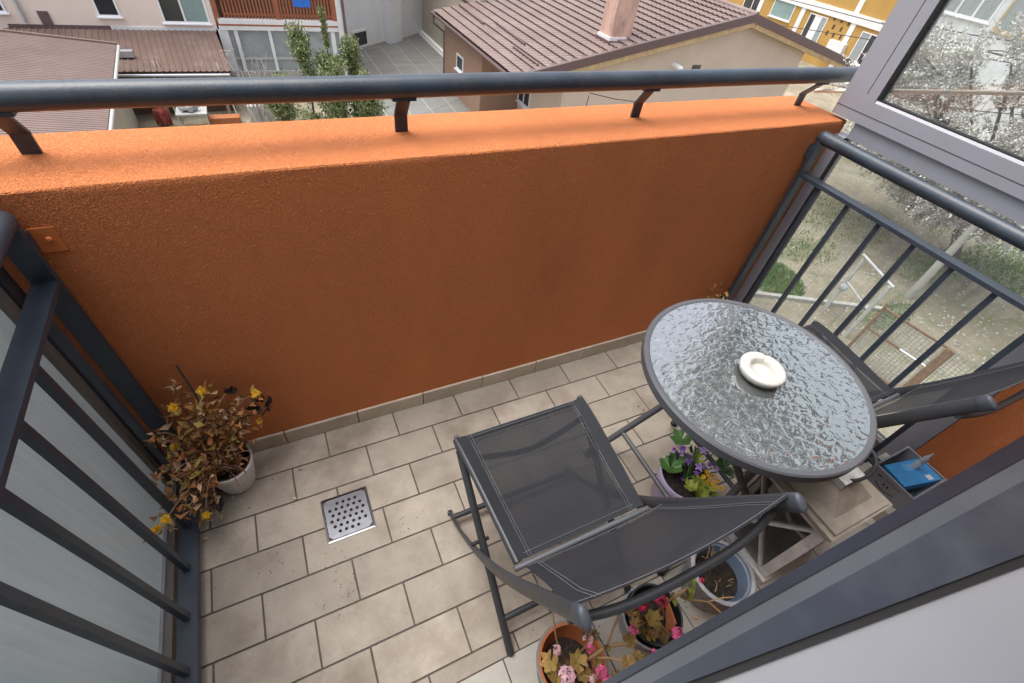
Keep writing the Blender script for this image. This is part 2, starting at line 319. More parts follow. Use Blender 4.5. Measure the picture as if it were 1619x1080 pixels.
# ------------------------------------------------------------------ object helpers
class MB:
    def __init__(s): s.bm = bmesh.new()
    def box(s, a, b, rot=None, piv=None):
        x0, y0, z0 = a; x1, y1, z1 = b
        v = [Vector(p) for p in ((x0,y0,z0),(x1,y0,z0),(x1,y1,z0),(x0,y1,z0),(x0,y0,z1),(x1,y0,z1),(x1,y1,z1),(x0,y1,z1))]
        if rot is not None:
            pv = Vector(piv) if piv is not None else (v[0] + v[6]) / 2
            v = [pv + rot @ (p - pv) for p in v]
        return s.hexa(v)
    def hexa(s, v):
        q = [s.bm.verts.new(p) for p in v]
        for f in ((0,3,2,1),(4,5,6,7),(0,1,5,4),(1,2,6,5),(2,3,7,6),(3,0,4,7)): s.bm.faces.new([q[i] for i in f])
        return s
    def bar(s, a, b, w, h, up=(0, 0, 1)):
        a = Vector(a); b = Vector(b); d = (b - a).normalized(); u = Vector(up)
        x = d.cross(u)
        if x.length < 1e-6: x = d.cross(Vector((1, 0, 0)))
        x.normalize(); u = x.cross(d).normalized(); x = x * (w / 2); u = u * (h / 2)
        return s.hexa([a - x - u, a + x - u, b + x - u, b - x - u, a - x + u, a + x + u, b + x + u, b - x + u])
    def face(s, pts):
        s.bm.faces.new([s.bm.verts.new(Vector(p)) for p in pts]); return s
    def slab(s, pts, d):
        d = Vector(d); n = len(pts)
        a = [s.bm.verts.new(Vector(p)) for p in pts]; b = [s.bm.verts.new(Vector(p) + d) for p in pts]
        s.bm.faces.new(a[::-1]); s.bm.faces.new(b)
        for i in range(n): s.bm.faces.new((a[i], a[(i+1) % n], b[(i+1) % n], b[i]))
        return s
    def tube(s, path, r, seg=10, sx=1.0, ref=None, cap=True, dome=False):
        P = [Vector(p) for p in path]; n = len(P)
        rr = r if isinstance(r, (list, tuple)) else [r] * n
        rings = []; prev = None
        for i in range(n):
            t = (P[min(i+1, n-1)] - P[max(i-1, 0)]).normalized()
            if prev is None:
                u = Vector(ref) if ref else (Vector((0, 0, 1)) if abs(t.z) < 0.9 else Vector((1, 0, 0)))
            else: u = prev
            u = (u - t * u.dot(t)); u.normalize(); v = t.cross(u); prev = u
            rings.append([s.bm.verts.new(P[i] + (u * math.cos(k * 2 * math.pi / seg) * sx + v * math.sin(k * 2 * math.pi / seg)) * rr[i]) for k in range(seg)])
        for i in range(n - 1):
            for k in range(seg):
                s.bm.faces.new((rings[i][k], rings[i][(k+1) % seg], rings[i+1][(k+1) % seg], rings[i+1][k]))
        if cap: s.bm.faces.new(rings[0][::-1]); s.bm.faces.new(rings[-1])
        return s
    def lathe(s, prof, c=(0, 0, 0), seg=32, ripple=None, axis=None):
        c = Vector(c); rings = []
        Mx = axis if axis is not None else Matrix.Identity(3)
        for r, z in prof:
            if r < 1e-6: rings.append([s.bm.verts.new(c + Mx @ Vector((0, 0, z)))])
            else:
                rings.append([s.bm.verts.new(c + Mx @ Vector(((r + (ripple(k) if ripple else 0)) * math.cos(2*math.pi*k/seg), (r + (ripple(k) if ripple else 0)) * math.sin(2*math.pi*k/seg), z))) for k in range(seg)])
        for a, b in zip(rings, rings[1:]):
            if len(a) == 1 and len(b) == 1: continue
            for k in range(seg):
                k2 = (k + 1) % seg
                if len(a) == 1: s.bm.faces.new((a[0], b[k2], b[k]))
                elif len(b) == 1: s.bm.faces.new((a[k], a[k2], b[0]))
                else: s.bm.faces.new((a[k], a[k2], b[k2], b[k]))
        return s
    def leaf(s, p, d, n, L, W, curl=0.15, shape='leaf'):
        p = Vector(p); d = Vector(d).normalized(); n = Vector(n); x = d.cross(n)
        if x.length < 1e-4: x = d.cross(Vector((0.3, 0.9, 0.1)))
        x.normalize(); n = x.cross(d).normalized()
        a = s.bm.verts.new(p); m0 = s.bm.verts.new(p + d*L*0.5 + n*L*curl*0.4)
        l = s.bm.verts.new(p + d*L*0.45 - x*W*0.5 + n*L*curl); r = s.bm.verts.new(p + d*L*0.45 + x*W*0.5 + n*L*curl)
        t = s.bm.verts.new(p + d*L - n*L*curl*0.6)
        s.bm.faces.new((a, m0, l)); s.bm.faces.new((a, r, m0)); s.bm.faces.new((m0, t, l)); s.bm.faces.new((m0, r, t))
        return s
    def bevel(s, w, seg=2):
        bmesh.ops.bevel(s.bm, geom=[e for e in s.bm.edges if len(e.link_faces) == 2 and e.calc_face_angle(0) > 0.5], offset=w, segments=seg, affect='EDGES', profile=0.5)
        return s
    def build(s, name, m, parent=None, smooth=False, loc=None, bev=None):
        if bev: s.bevel(bev)
        bmesh.ops.recalc_face_normals(s.bm, faces=s.bm.faces)
        me = bpy.data.meshes.new(name); s.bm.to_mesh(me); s.bm.free()
        if smooth:
            me.shade_smooth()
            me.set_sharp_from_angle(angle=R_(smooth if smooth is not True else 40))
        me.materials.append(MATS[m] if isinstance(m, str) else m)
        o = bpy.data.objects.new(name, me); COL.objects.link(o)
        if parent: o.parent = parent
        if loc is not None: o.location = loc
        return o
def tag(o, label=None, cat=None, group=None, kind=None):
    if label: o['label'] = label
    if cat: o['category'] = cat
    if group: o['group'] = group
    if kind: o['kind'] = kind
    return o
def empty(name, label, cat, group=None, loc=(0, 0, 0), rz=0.0):
    o = bpy.data.objects.new(name, None); COL.objects.link(o); o.empty_display_size = 0.1
    o.location = loc; o.rotation_euler = (0, 0, rz)
    return tag(o, label, cat, group)
def inst(o, parent, loc=(0, 0, 0), rot=None, scale=None):
    c = o.copy(); COL.objects.link(c); c.parent = parent; c.location = loc
    if rot is not None: c.rotation_euler = rot
    if scale is not None: c.scale = scale
    return c
def rv(a=1.0): return Vector((random.uniform(-a, a), random.uniform(-a, a), random.uniform(-a, a)))
def copy_tree(o, parent=None):
    c = o.copy(); COL.objects.link(c); c.parent = parent
    for ch in list(o.children): copy_tree(ch, c)
    return c
def bez(a, b, c, n=8):
    a, b, c = Vector(a), Vector(b), Vector(c)
    return [a*(1-t)**2 + b*2*t*(1-t) + c*t*t for t in [i/n for i in range(n+1)]]
def smooth_path(pts, n=6):
    P = [Vector(p) for p in pts]; out = []
    for i in range(len(P)-1):
        p0 = P[max(i-1, 0)]; p1 = P[i]; p2 = P[i+1]; p3 = P[min(i+2, len(P)-1)]
        for k in range(n):
            t = k / n
            out.append(0.5*((2*p1)+(p2-p0)*t+(2*p0-5*p1+4*p2-p3)*t*t+(3*p1-p0-3*p2+p3)*t**3))
    out.append(P[-1]); return out

# ================================================================== THE BALCONY
XR = 2.46                # inner face of the glazed screen and pier on the right
FLOOR_Y0, FLOOR_Y1 = 0.0, -1.16
# --- floor
fl = MB().box((-0.16, -1.20, -0.16), (XR + 0.02, -0.002, -0.004)).build('floor', 'grout')
tag(fl, kind='structure')
TA, TB, GAP = 0.25755, 0.128096, 0.0056
tile_cache = {}
def tile(x0, x1, y0, y1, m='tile', name='floor_tile'):
    wx, wy = round(x1 - x0, 4), round(y1 - y0, 4)
    k = (wx, wy, m)
    if k not in tile_cache:
        b = MB().box((-wx/2, -wy/2, -0.010), (wx/2, wy/2, 0.0))
        o = b.build(name, m, fl, bev=0.0012); tile_cache[k] = o
    else:
        o = tile_cache[k].copy(); COL.objects.link(o)
    o.location = ((x0 + x1)/2, (y0 + y1)/2, random.uniform(-0.0006, 0.0006))
    o.rotation_euler = (random.uniform(-0.003, 0.003), random.uniform(-0.0015, 0.0015), random.uniform(-0.002, 0.002))
for j in range(1, 9):
    yt = 0.008 - (j - 1) * TB - GAP/2; yb = 0.008 - j * TB + GAP/2
    if j == 1: yt = -0.010
    if j == 8: yb = -0.9355
    off = 0.5 if j % 2 else 0.0
    for k in range(-2, 11):
        x0 = max((k + off) * TA + GAP/2, -0.15); x1 = min((k + 1 + off) * TA - GAP/2, XR)
        if x1 - x0 > 0.01: tile(x0, x1, yb, yt)
for k in range(-4, 8):
    x0 = max(0.719 + k * 0.2885 + 0.002, -0.15); x1 = min(0.719 + (k + 1) * 0.2885 - 0.002, XR)
    if x1 - x0 > 0.01: tile(x0, x1, -1.155, -0.9395, 'tile_pale')
# --- parapet
par = empty('parapet_wall', 'orange rough-plastered balcony parapet with broad flat top under the blue-grey handrail', 'wall', loc=(1.0, 0.14, 0))
def child_of(o, p):
    o.parent = p; o.location = Vector(o.location) - Vector(p.location); return o
b = MB()
# slightly uneven top edges like hand-applied plaster
nseg = 60; xs = [-1.2 + (XR + 0.03 + 1.2) * i / nseg for i in range(nseg + 1)]
prof = lambda i: [(0.0, -0.35), (0.0, 0.3), (0.0, 0.7), (0.0, 0.98), (0.0, 1.015), (0.0, 1.0275 + random.uniform(-.0012, .0012)), (0.0025, 1.0318 + random.uniform(-.0008, .0008)), (0.010, 1.0335), (0.14, 1.033), (0.270, 1.031), (0.278, 1.028), (0.281, 1.02), (0.281, -0.35)]
rings = []
for i, x in enumerate(xs):
    rings.append([b.bm.verts.new((x, y, z)) for y, z in prof(i)])
for a, c in zip(rings, rings[1:]):
    for k in range(len(a) - 1): b.bm.faces.new((a[k], c[k], c[k+1], a[k+1]))
b.bm.faces.new(rings[0]); b.bm.faces.new(rings[-1][::-1])
child_of(b.build('plastered_wall', ORANGE, None, smooth=28), par)
# skirting tiles along the parapet
for k in range(-1, 10):
    x0 = max(k * TA + 0.002, -0.15); x1 = min((k + 1) * TA - 0.002, XR)
    child_of(MB().box((x0, -0.010, 0.0015), (x1, -0.0005, 0.068 + random.uniform(-.001, .001))).build('skirting_tile', 'skirting', None, bev=0.001), par)
# --- handrail over the parapet
hr = empty('handrail', 'long dark blue-grey tubular handrail carried on bent brackets over the orange parapet', 'handrail', loc=(1.2, 0.16, 1.03))
HY, HZ, HRAD = 0.118, 1.1578, 0.0264
path = [(-1.2, HY, HZ)] + [(-1.0 + i * 0.19, HY, HZ + 0.0008 * math.sin(i * 1.3)) for i in range(0, 19)] + [(2.572, HY, HZ)]
rad = [HRAD] * len(path)
path += [(2.581, HY, HZ), (2.586, HY, HZ), (2.588, HY, HZ)]; rad += [HRAD * 0.93, HRAD * 0.7, HRAD * 0.3]
child_of(MB().tube(path, rad, 28).build('tube', 'metal_rail', None, smooth=50), hr)
for px, py in ((42, 246), (628, 210), (998, 187), (1256, 168)):
    p = onz(px, py, 1.031); x = p.x + 0.012; y = p.y
    b = MB()
    b.bar((x, y, 1.022), (x, y - 0.001, 1.078), 0.034, 0.007, up=(0, 1, 0))
    b.bar((x, y + 0.002, 1.075), (x, HY - 0.004, 1.1295), 0.034, 0.007, up=(0, 0.6, 1))
    br = child_of(b.build('bracket', 'metal_dark', None, bev=0.001), hr)
    b = MB().box((x - 0.030, HY - 0.016, 1.1285), (x + 0.030, HY + 0.016, 1.137))
    pl = b.build('saddle_plate', 'metal_dark', br, bev=0.001)
    b = MB().lathe([(0, 0.004), (0.022, 0.004), (0.026, 0.002), (0.028, 0.0)], (x, y, 1.0305), 14)
    child_of(b.build('plaster_collar', ORANGE, None, smooth=True), hr)

# --- side railings
BARS_Y = [-0.122 - 0.1325 * k for k in range(8)]
def railing(name, X, s, label, yend=-1.06):
    """s = +1 when the outside lies towards +x"""
    r = empty(name, label, 'railing', 'side railings of the balcony', loc=(X, -0.5, 0))
    P = []
    path = [(X, -0.008, 0.986), (X, -0.010, 0.986), (X, -0.016, 0.986), (X, -0.03, 0.986), (X, -0.3, 0.9855), (X, -0.7, 0.986), (X, yend, 0.986)]
    P.append(MB().tube(path, [0.008, 0.018, 0.0225, 0.0235, 0.0235, 0.0235, 0.0235], 24).build('handrail_tube', 'metal_rail', None, smooth=50))
    P.append(MB().box((X - 0.0225, yend, 0.834), (X + 0.0225, -0.034, 0.848)).build('upper_rail', 'metal_dark', None, bev=0.0012))
    P.append(MB().box((X - 0.0235, yend, 0.052), (X + 0.0235, -0.034, 0.078)).build('bottom_rail', 'metal_dark', None, bev=0.0012))
    P.append(MB().box((X - 0.022, -0.034, 0.02), (X + 0.022, -0.020, 0.975)).build('end_post', 'metal_dark', None, bev=0.001))
    P.append(MB().box((X - 0.02, yend + 0.01, 0.002), (X + 0.02, yend + 0.05, 0.052)).build('foot', 'metal_dark', None, bev=0.001))
    for y in BARS_Y:
        if y < yend + 0.02: continue
        P.append(MB().box((X - 0.008, y - 0.0085, 0.078), (X + 0.008, y + 0.0085, 0.834)).build('baluster', 'metal_dark', None, bev=0.0008))
    for z in (0.93, 0.18):
        P.append(MB().box((X - 0.02, -0.0205, z - 0.022), (X + 0.062 * -s * 0 + 0.02, -0.001, z + 0.022)).build('wall_lug', 'metal_dark', None, bev=0.001))
    for o in P: child_of(o, r)
    return r
rl = railing('side_railing', -0.0345, -1, 'dark metal railing with square balusters in front of the milky glass screen')
rr = railing('side_railing', 2.362, 1, 'dark metal railing with square balusters in front of the clear glazed window')
# painted-over fixing plate on the parapet beside the left post
pp_ = ony(78, 378, -0.003)
b = MB().box((pp_.x - 0.024, -0.0035, pp_.z - 0.03), (pp_.x + 0.018, 0.0005, pp_.z + 0.026)); pl = child_of(b.build('fixing_plate', 'paint_orange', None, bev=0.001), par)
child_of(MB().lathe([(0, 0.005), (0.004, 0.0045), (0.006, 0.002), (0.0062, 0)], (pp_.x, -0.0035, pp_.z), 10, axis=Matrix.Rotation(R_(90), 3, 'X')).build('bolt', 'paint_orange', None, smooth=True), par)

# --- left milky glass screen
gs = empty('glass_screen', 'milky streaked glass privacy screen in a taupe frame behind the railing', 'screen', loc=(-0.11, -0.5, 0))
child_of(MB().box((-0.112, -1.15, 0.045), (-0.106, -0.03, 1.16)).build('pane', FROST, None), gs)
for nm, a, c, m in (('bottom_frame', (-0.128, -1.16, 0.001), (-0.080, -0.012, 0.046), 'frame_taupe'),
                    ('wall_frame', (-0.128, -0.052, 0.047), (-0.086, -0.012, 1.16), 'metal_dark'),
                    ('bead', (-0.105, -1.15, 0.0462), (-0.097, -0.053, 0.058), 'frame_grey'),
                    ('top_frame', (-0.126, -1.15, 1.161), (-0.090, -0.012, 1.20), 'frame_taupe'),
                    ('side_bead', (-0.1055, -0.078, 0.0585), (-0.092, -0.0525, 1.16), 'frame_taupe')):
    child_of(MB().box(a, c).build(nm, m, None, bev=0.0015), gs)

# --- right glazed screen (fixed light below, sliding window above)
gw = empty('glazed_window_screen', 'grey aluminium framed glazing beyond the right-hand railing with sliding pane above', 'window', loc=(XR, -0.5, 0))
def gbox(nm, y0, y1, z0, z1, x0=0.0, x1=0.06, m='frame_grey', bev=0.002):
    return child_of(MB().box((XR + x0, y0, z0), (XR + x1, y1, z1)).build(nm, m, None, bev=bev), gw)
gbox('lower_transom', -0.915, -0.044, 0.986, 1.044, 0.012, 0.07)
gbox('upper_transom', -0.96, 0.058, 1.0455, 1.122, 0.0, 0.062)
gbox('transom_groove_shadow', -0.96, 0.057, 1.078, 1.0805, -0.0006, 0.01, 'frame_shadow', None)  # dark strip on the transom face, coloured as the groove's shadow line
gbox('transom_highlight', -0.96, -0.071, 1.1225, 1.130, 0.004, 0.022, 'pvc', 0.0008)  # white strip painting the highlight along the transom's upper edge
gbox('glazing_gasket', -0.96, -0.0715, 1.1302, 1.135, 0.008, 0.03, 'rubber', None)
gbox('stile', -0.068, 0.056, 1.1225, 2.55, 0.002, 0.064)
gbox('stile_groove_shadow', -0.0285, -0.0262, 1.14, 2.55, 0.0012, 0.012, 'frame_shadow', None)  # groove shadow drawn as a dark strip on the stile face
gbox('stile_gasket', -0.0765, -0.0685, 1.135, 2.55, 0.008, 0.034, 'rubber', None)
gbox('lower_stile', -0.042, 0.035, 0.06, 0.985, 0.004, 0.064, 'frame_grey')
gbox('lower_stile_gasket', -0.048, -0.0425, 0.06, 0.985, 0.012, 0.03, 'rubber', None)
gbox('bottom_frame', -0.916, -0.044, 0.003, 0.075, 0.006, 0.06, 'frame_taupe')
gbox('end_stile', -0.985, -0.917, 0.003, 1.044, 0.002, 0.06, 'frame_grey')
gbox('upper_end_stile', -1.02, -0.961, 1.046, 2.55, 0.002, 0.06)
gbox('lower_pane', -0.916, -0.0425, 0.076, 0.985, 0.034, 0.038, GLASS, None)
gbox('upper_pane', -0.96, -0.069, 1.123, 2.55, 0.030, 0.034, GLASS, None)
# --- cream drying rod outside the window
b = MB(); A = Vector((2.43, 0.15, 1.092)); B = onx(1619, 150, 2.66); B2 = A + (B - A) * 1.6
b.tube(smooth_path([A, A + (B2 - A) * 0.33 + Vector((0, 0, 0.004)), A + (B2 - A) * 0.66 + Vector((0, 0, 0.004)), B2]), 0.0072, 10)
tag(b.build('drying_rod', 'cream_rod', None, smooth=True), 'thin cream plastic rod reaching from the last rail bracket past the window', 'rod')

# --- own building: piers, sill, open window at the house side
hb = empty('apartment_building', 'orange plastered house wall at the inner side of the balcony with dark window sill', 'building', loc=(1, -1.3, 0))
def hbox(nm, a, c, m, bev=None): return child_of(MB().box(a, c).build(nm, m, None, bev=bev), hb)
hbox('side_pier', (XR, -1.6, -8), (XR + 0.4, -0.988, 2.62), ORANGE)
hbox('wall_below_window', (0.66, -1.42, -0.2), (XR - 0.002, -1.162, 0.55), ORANGE)
hbox('wall', (-6, -1.6, -8), (-0.20, -1.21, 2.6), 'pale_bounce_render')  # unseen walls, kept low and pale to send more light onto the balcony
hbox('lintel', (-0.198, -1.6, 2.3), (XR + 0.4, -1.21, 2.6), 'pale_bounce_render')
hbox('outer_wall', (XR + 0.402, -1.6, -8), (9, -1.21, 2.6), 'pale_bounce_render')
hbox('lower_wall', (-0.198, -1.6, -8), (XR - 0.002, -1.21, -0.2), ORANGE)
hbox('room_back', (-1.5, -5.2, -0.1), (4, -5.0, 2.7), 'white_wall')
hbox('room_ceiling', (-1.5, -5.0, 2.62), (4, -1.602, 2.7), 'white_wall')
hbox('room_floor', (-1.5, -5.0, -0.1), (4, -1.602, 0.0), 'raw_wood')
for x in (-1.5, 3.9): hbox('room_side', (x, -5.0, 0.001), (x + 0.1, -1.602, 2.619), 'white_wall')

# window members, each between two sight lines of the photograph at its own height
def member(nm, l0, l1, z, h, m, x0=0.70, x1=2.452):
    def at(line, x):
        p = onz(*line[0], z); q = onz(*line[1], z); t = (x - p.x) / (q.x - p.x); return p + (q - p) * t
    v = [at(l1, x0), at(l1, x1), at(l0, x1), at(l0, x0)]
    v = [Vector((p.x, p.y, z - h)) for p in v] + [Vector((p.x, p.y, z)) for p in v]
    return child_of(MB().hexa(v).build(nm, m, None, bev=0.002), hb)
LA = ((1193.4, 937.4), (1619, 688.3)); LB = ((1060, 1033.8), (1619, 723.5)); LC = ((1060, 1052.3), (1619, 748.5))
LD = ((1084, 1080), (1619, 876.3)); LE = ((1128.5, 1080), (1619, 894.8))
def off(l, d): return ((l[0][0], l[0][1] + d), (l[1][0], l[1][1] + d))
member('outer_frame', LA, off(LB, -1.5), 0.600, 0.05, 'slate_dark')
member('frame_seal', off(LB, -2.5), off(LB, 2.5), 0.598, 0.05, 'rubber')
member('frame_lip', off(LB, 2), off(LC, 12), 0.606, 0.05, 'slate_lip')
member('sash_rail', off(LC, 12), LD, 0.622, 0.06, 'slate_frame')
member('sash_seal', LD, LE, 0.612, 0.06, 'rubber')
member('inner_sill', off(LE, -3), ((1128, 1700), (1619, 1500)), 0.604, 0.05, 'white_sill')

# ================================================================== FURNITURE
def make_chair(label):
    t = empty('folding_chair', label, 'chair', 'folding garden chairs')
    AW, BW = 0.233, 0.209
    frameA = [(0.213, 0.012), (0.148, 0.055), (0.07, 0.130), (-0.035, 0.265), (-0.118, 0.395), (-0.192, 0.535), (-0.248, 0.655), (-0.292, 0.750), (-0.326, 0.822)]
    Asm = [smooth_path([(s * AW, y, z) for y, z in frameA], 5) for s in (-1, 1)]
    for s, P in zip((-1, 1), Asm):
        n = len(P)
        o = MB().tube(P, [0.0115 + 0.0060 * min(1, max(0, (i / n - 0.2) / 0.25)) for i in range(n)], 16, sx=0.45, ref=(1, 0, 0)).build('side_frame', 'chair_metal', t, smooth=60)
        d = (P[-1] - P[-2]).normalized()
        ax = d.to_track_quat('Z', 'Y').to_matrix() @ Matrix.Diagonal((0.50, 1, 1))
        MB().lathe([(0.0178, -0.022), (0.0195, -0.020), (0.0188, -0.002), (0.0190, 0.001), (0.0188, 0.0035), (0.0160, 0.007), (0.009, 0.009), (0, 0.0095)], P[-1], 20, axis=ax).build('end_cap', 'cap_plastic', o, smooth=50)
        MB().lathe([(0.0085, 0), (0.009, 0.003), (0.009, 0.012), (0.008, 0.014)], (s * AW, 0.213 + 0.003, 0.002), 12).build('foot_cap', 'rubber', o, smooth=True)
    # inner legs
    bt, bf = Vector((0, 0.222, 0.400)), Vector((0, -0.236, 0.004))
    for s in (-1, 1):
        x = Vector((s * BW, 0, 0))
        MB().tube([bf + x, bf + (bt - bf) * 0.5 + x, bt + x], 0.0112, 12, ref=(1, 0, 0)).build('leg', 'chair_metal', t, smooth=60)
        q = bf + (bt - bf) * 0.56 + x
        MB().lathe([(0.0055, -0.02), (0.0055, 0.030), (0.004, 0.034), (0, 0.035)], q, 10, axis=Matrix.Rotation(s * R_(90), 3, 'Y')).build('pivot_bolt', 'rubber', t, smooth=True)
    c = bf + (bt - bf) * 0.17
    MB().tube([c + Vector((-BW, 0, 0)), c + Vector((BW, 0, 0))], 0.0095, 12).build('stretcher', 'chair_metal', t, smooth=60)
    MB().tube([(-AW, 0.185, 0.042), (AW, 0.185, 0.042)], 0.0095, 12).build('stretcher', 'chair_metal', t, smooth=60)
    MB().tube(smooth_path([(-BW, 0.205, 0.385), (-0.12, 0.19, 0.362), (0, 0.176, 0.352), (0.12, 0.19, 0.362), (BW, 0.205, 0.385)], 5), 0.009, 10).build('front_brace', 'chair_metal', t, smooth=60)
    # seat: side rails, back tube, sagging fabric, hems
    def seat_pt(u, v, dz=0.0):       # u -1..1 across, v 0 front .. 1 hinge
        wd = 0.205 + (0.181 - 0.205) * v
        y = 0.248 + (-0.118 - 0.248) * v
        z = 0.432 + (0.410 - 0.432) * v - 0.020 * math.sin(math.pi * min(1, v * 1.1)) * (1 - abs(u) ** 2.4) - 0.012 * (1 - v) ** 6 * 1.0
        return Vector((u * wd, y, z + dz))
    for s in (-1, 1):
        rail = [seat_pt(s * 1.02, i / 8, -0.004) for i in range(9)]
        MB().tube(rail, 0.0115, 10, ref=(0, 0, 1)).build('seat_rail', 'chair_metal', t, smooth=60)
        MB().box(tuple(Vector((s * 0.207 - 0.007, 0.232, 0.385))), tuple(Vector((s * 0.207 + 0.007, 0.256, 0.428)))).build('seat_bracket', 'chair_metal', t, bev=0.002)
    MB().tube([(-0.200, -0.130, 0.412), (0.200, -0.130, 0.412)], 0.0075, 12).build('hinge_tube', 'hinge_grey', t, smooth=60)
    MB().tube([(-0.2, 0.246, 0.409), (0.2, 0.246, 0.409)], 0.0085, 10).build('front_tube', 'chair_metal', t, smooth=60)
    def sheet(fn, nu, nv, u0=-1, u1=1, v0=0, v1=1, dz=0.0, th=0.0016):
        b = MB(); g = []
        for j in range(nv + 1):
            g.append([b.bm.verts.new(fn(u0 + (u1 - u0) * i / nu, v0 + (v1 - v0) * j / nv, dz)) for i in range(nu + 1)])
        for j in range(nv):
            for i in range(nu): b.bm.faces.new((g[j][i], g[j][i+1], g[j+1][i+1], g[j+1][i]))
        return b
    st = sheet(seat_pt, 20, 20, u0=-0.86, u1=0.86, v0=0.03, v1=0.93).build('seat', FABRIC, t, smooth=True)
    hem = MB()
    for a in ((-1.03, -0.86, 0, 1), (0.86, 1.03, 0, 1), (-0.86, 0.86, 0, 0.03), (-0.86, 0.86, 0.93, 1.0)):
        nu, nv = (2, 20) if a[3] - a[2] > 0.5 else (20, 2)
        g = [[hem.bm.verts.new(seat_pt(a[0] + (a[1]-a[0]) * i / nu, a[2] + (a[3]-a[2]) * j / nv, 0.0012 + 0.009 * max(0, (abs(a[0] + (a[1]-a[0]) * i / nu) - 0.86) / 0.17))) for i in range(nu + 1)] for j in range(nv + 1)]
        for j in range(nv):
            for i in range(nu): hem.bm.faces.new((g[j][i], g[j][i+1], g[j+1][i+1], g[j+1][i]))
    hem.build('seat_hem', 'fabric_hem', st, smooth=True)
    def stitches(fn, runs, parent):
        b = MB()
        for (ua, va, ub, vb) in runs:
            n = int(max(abs(ub - ua) * 60, abs(vb - va) * 115)) + 2
            for i in range(n):
                if i % 1 == 0:
                    f0 = i / n; f1 = (i + 0.68) / n
                    p = fn(ua + (ub-ua)*f0, va + (vb-va)*f0, 0.0035); q = fn(ua + (ub-ua)*f1, va + (vb-va)*f1, 0.0035)
                    b.bar(p, q, 0.0010, 0.0008)
        o = b.build('stitching', 'stitch', parent); tag(o, kind='stuff'); return o
    stitches(seat_pt, [(-0.86, 0.0, -0.86, 1), (-0.82, 0.0, -0.82, 1), (0.86, 0, 0.86, 1), (0.82, 0, 0.82, 1), (-0.82, 0.025, 0.82, 0.025), (-1, 0.965, 1, 0.965)], st)
    # backrest
    n = len(Asm[0]); i0 = int(n * 0.58)
    Ay = lambda v: Asm[1][int(round(i0 + (n - 3 - i0) * v))]
    def back_pt(u, v, dn=0.0):       # v 0 hinge .. 1 top
        k = i0 + (n - 2 - i0) * v; i = int(k); f = k - i; i = min(i, n - 2)
        p = Asm[1][i] * (1 - f) + Asm[1][i + 1] * f
        wd = 0.187 + (0.228 - 0.187) * min(1, v * 1.3 + 0.05)
        bow = 0.014 * (1 - abs(u) ** 2) * (0.3 + 0.7 * v) + 0.012 * (1 - abs(u) ** 2) * math.sin(math.pi * v)
        return Vector((u * wd, p.y - bow * 0.85 + 0.012 + dn * 0.85, p.z + 0.006 - bow * 0.35 + dn * 0.5))
    bk = sheet(back_pt, 20, 16, u0=-0.88, u1=0.88, v0=0.03, v1=0.955).build('backrest', FABRIC, t, smooth=True)
    hem = MB()
    for a in ((-1.02, -0.88, 0, 1), (0.88, 1.02, 0, 1), (-0.88, 0.88, 0, 0.03), (-0.88, 0.88, 0.955, 1.0)):
        nu, nv = (2, 16) if a[3] - a[2] > 0.5 else (20, 2)
        g = [[hem.bm.verts.new(back_pt(a[0] + (a[1]-a[0]) * i / nu, a[2] + (a[3]-a[2]) * j / nv, 0.0012)) for i in range(nu + 1)] for j in range(nv + 1)]
        for j in range(nv):
            for i in range(nu): hem.bm.faces.new((g[j][i], g[j][i+1], g[j+1][i+1], g[j+1][i]))
    hem.build('back_hem', 'fabric_hem', bk, smooth=True)
    stitches(back_pt, [(-0.88, 0.04, -0.88, 1), (-0.84, 0.04, -0.84, 1), (0.88, 0.04, 0.88, 1), (0.84, 0.04, 0.84, 1), (-1, 0.965, 1, 0.965), (-1, 0.03, 1, 0.03)], bk)
    # bowed top tube behind the fabric
    tp = []
    for i in range(17):
        u = -1 + i / 8; p = Asm[1][-5]
        tp.append((u * AW, p.y - 0.010 - 0.026 * (1 - abs(u) ** 3), p.z - 0.020 - 0.004 * (1 - u ** 2)))
    MB().tube(tp, 0.0085, 12).build('top_tube', 'chair_metal', t, smooth=60)
    return t
ch1 = make_chair('dark mesh folding chair with empty seat beside the steel floor drain')
ch1.location = (0.953, -0.700, 0)
ch2 = copy_tree(ch1); ch2.location = (2.082, -0.703, 0)
ch2['label'] = 'dark mesh folding chair half hidden between glass table and glazed window railing'

# --- table
TC = Vector((1.491, -0.703, 0)); TZ = 0.705; TR = 0.3025
tb = empty('round_table', 'round folding bistro table with hammered glass top and dark grey metal rim', 'table', loc=TC)
MB().lathe([(0, TZ - 0.007), (TR - 0.012, TZ - 0.007), (TR - 0.012, TZ - 0.002), (0, TZ - 0.002)], (0, 0, 0), 64).build('glass_top', TABLEGLASS, tb)
MB().lathe([(TR - 0.017, TZ - 0.0015), (TR - 0.014, TZ + 0.001), (TR - 0.004, TZ + 0.001), (TR, TZ - 0.003), (TR, TZ - 0.026), (TR - 0.003, TZ - 0.029), (TR - 0.012, TZ - 0.029), (TR - 0.012, TZ - 0.0075), (TR - 0.017, TZ - 0.0075), (TR - 0.017, TZ - 0.0015)], (0, 0, 0), 96).build('rim', 'table_metal', tb, smooth=40)
def tp_(x, y, z): return Vector((x, y, z)) - TC
Pf = (tp_(1.30, -0.46, 0.012), tp_(1.71, -0.59, 0.672)); Pn = (tp_(1.30, -0.93, 0.012), tp_(1.71, -0.80, 0.672))
Qf = (tp_(1.73, -0.47, 0.012), tp_(1.31, -0.60, 0.672)); Qn = (tp_(1.73, -0.94, 0.012), tp_(1.31, -0.79, 0.672))
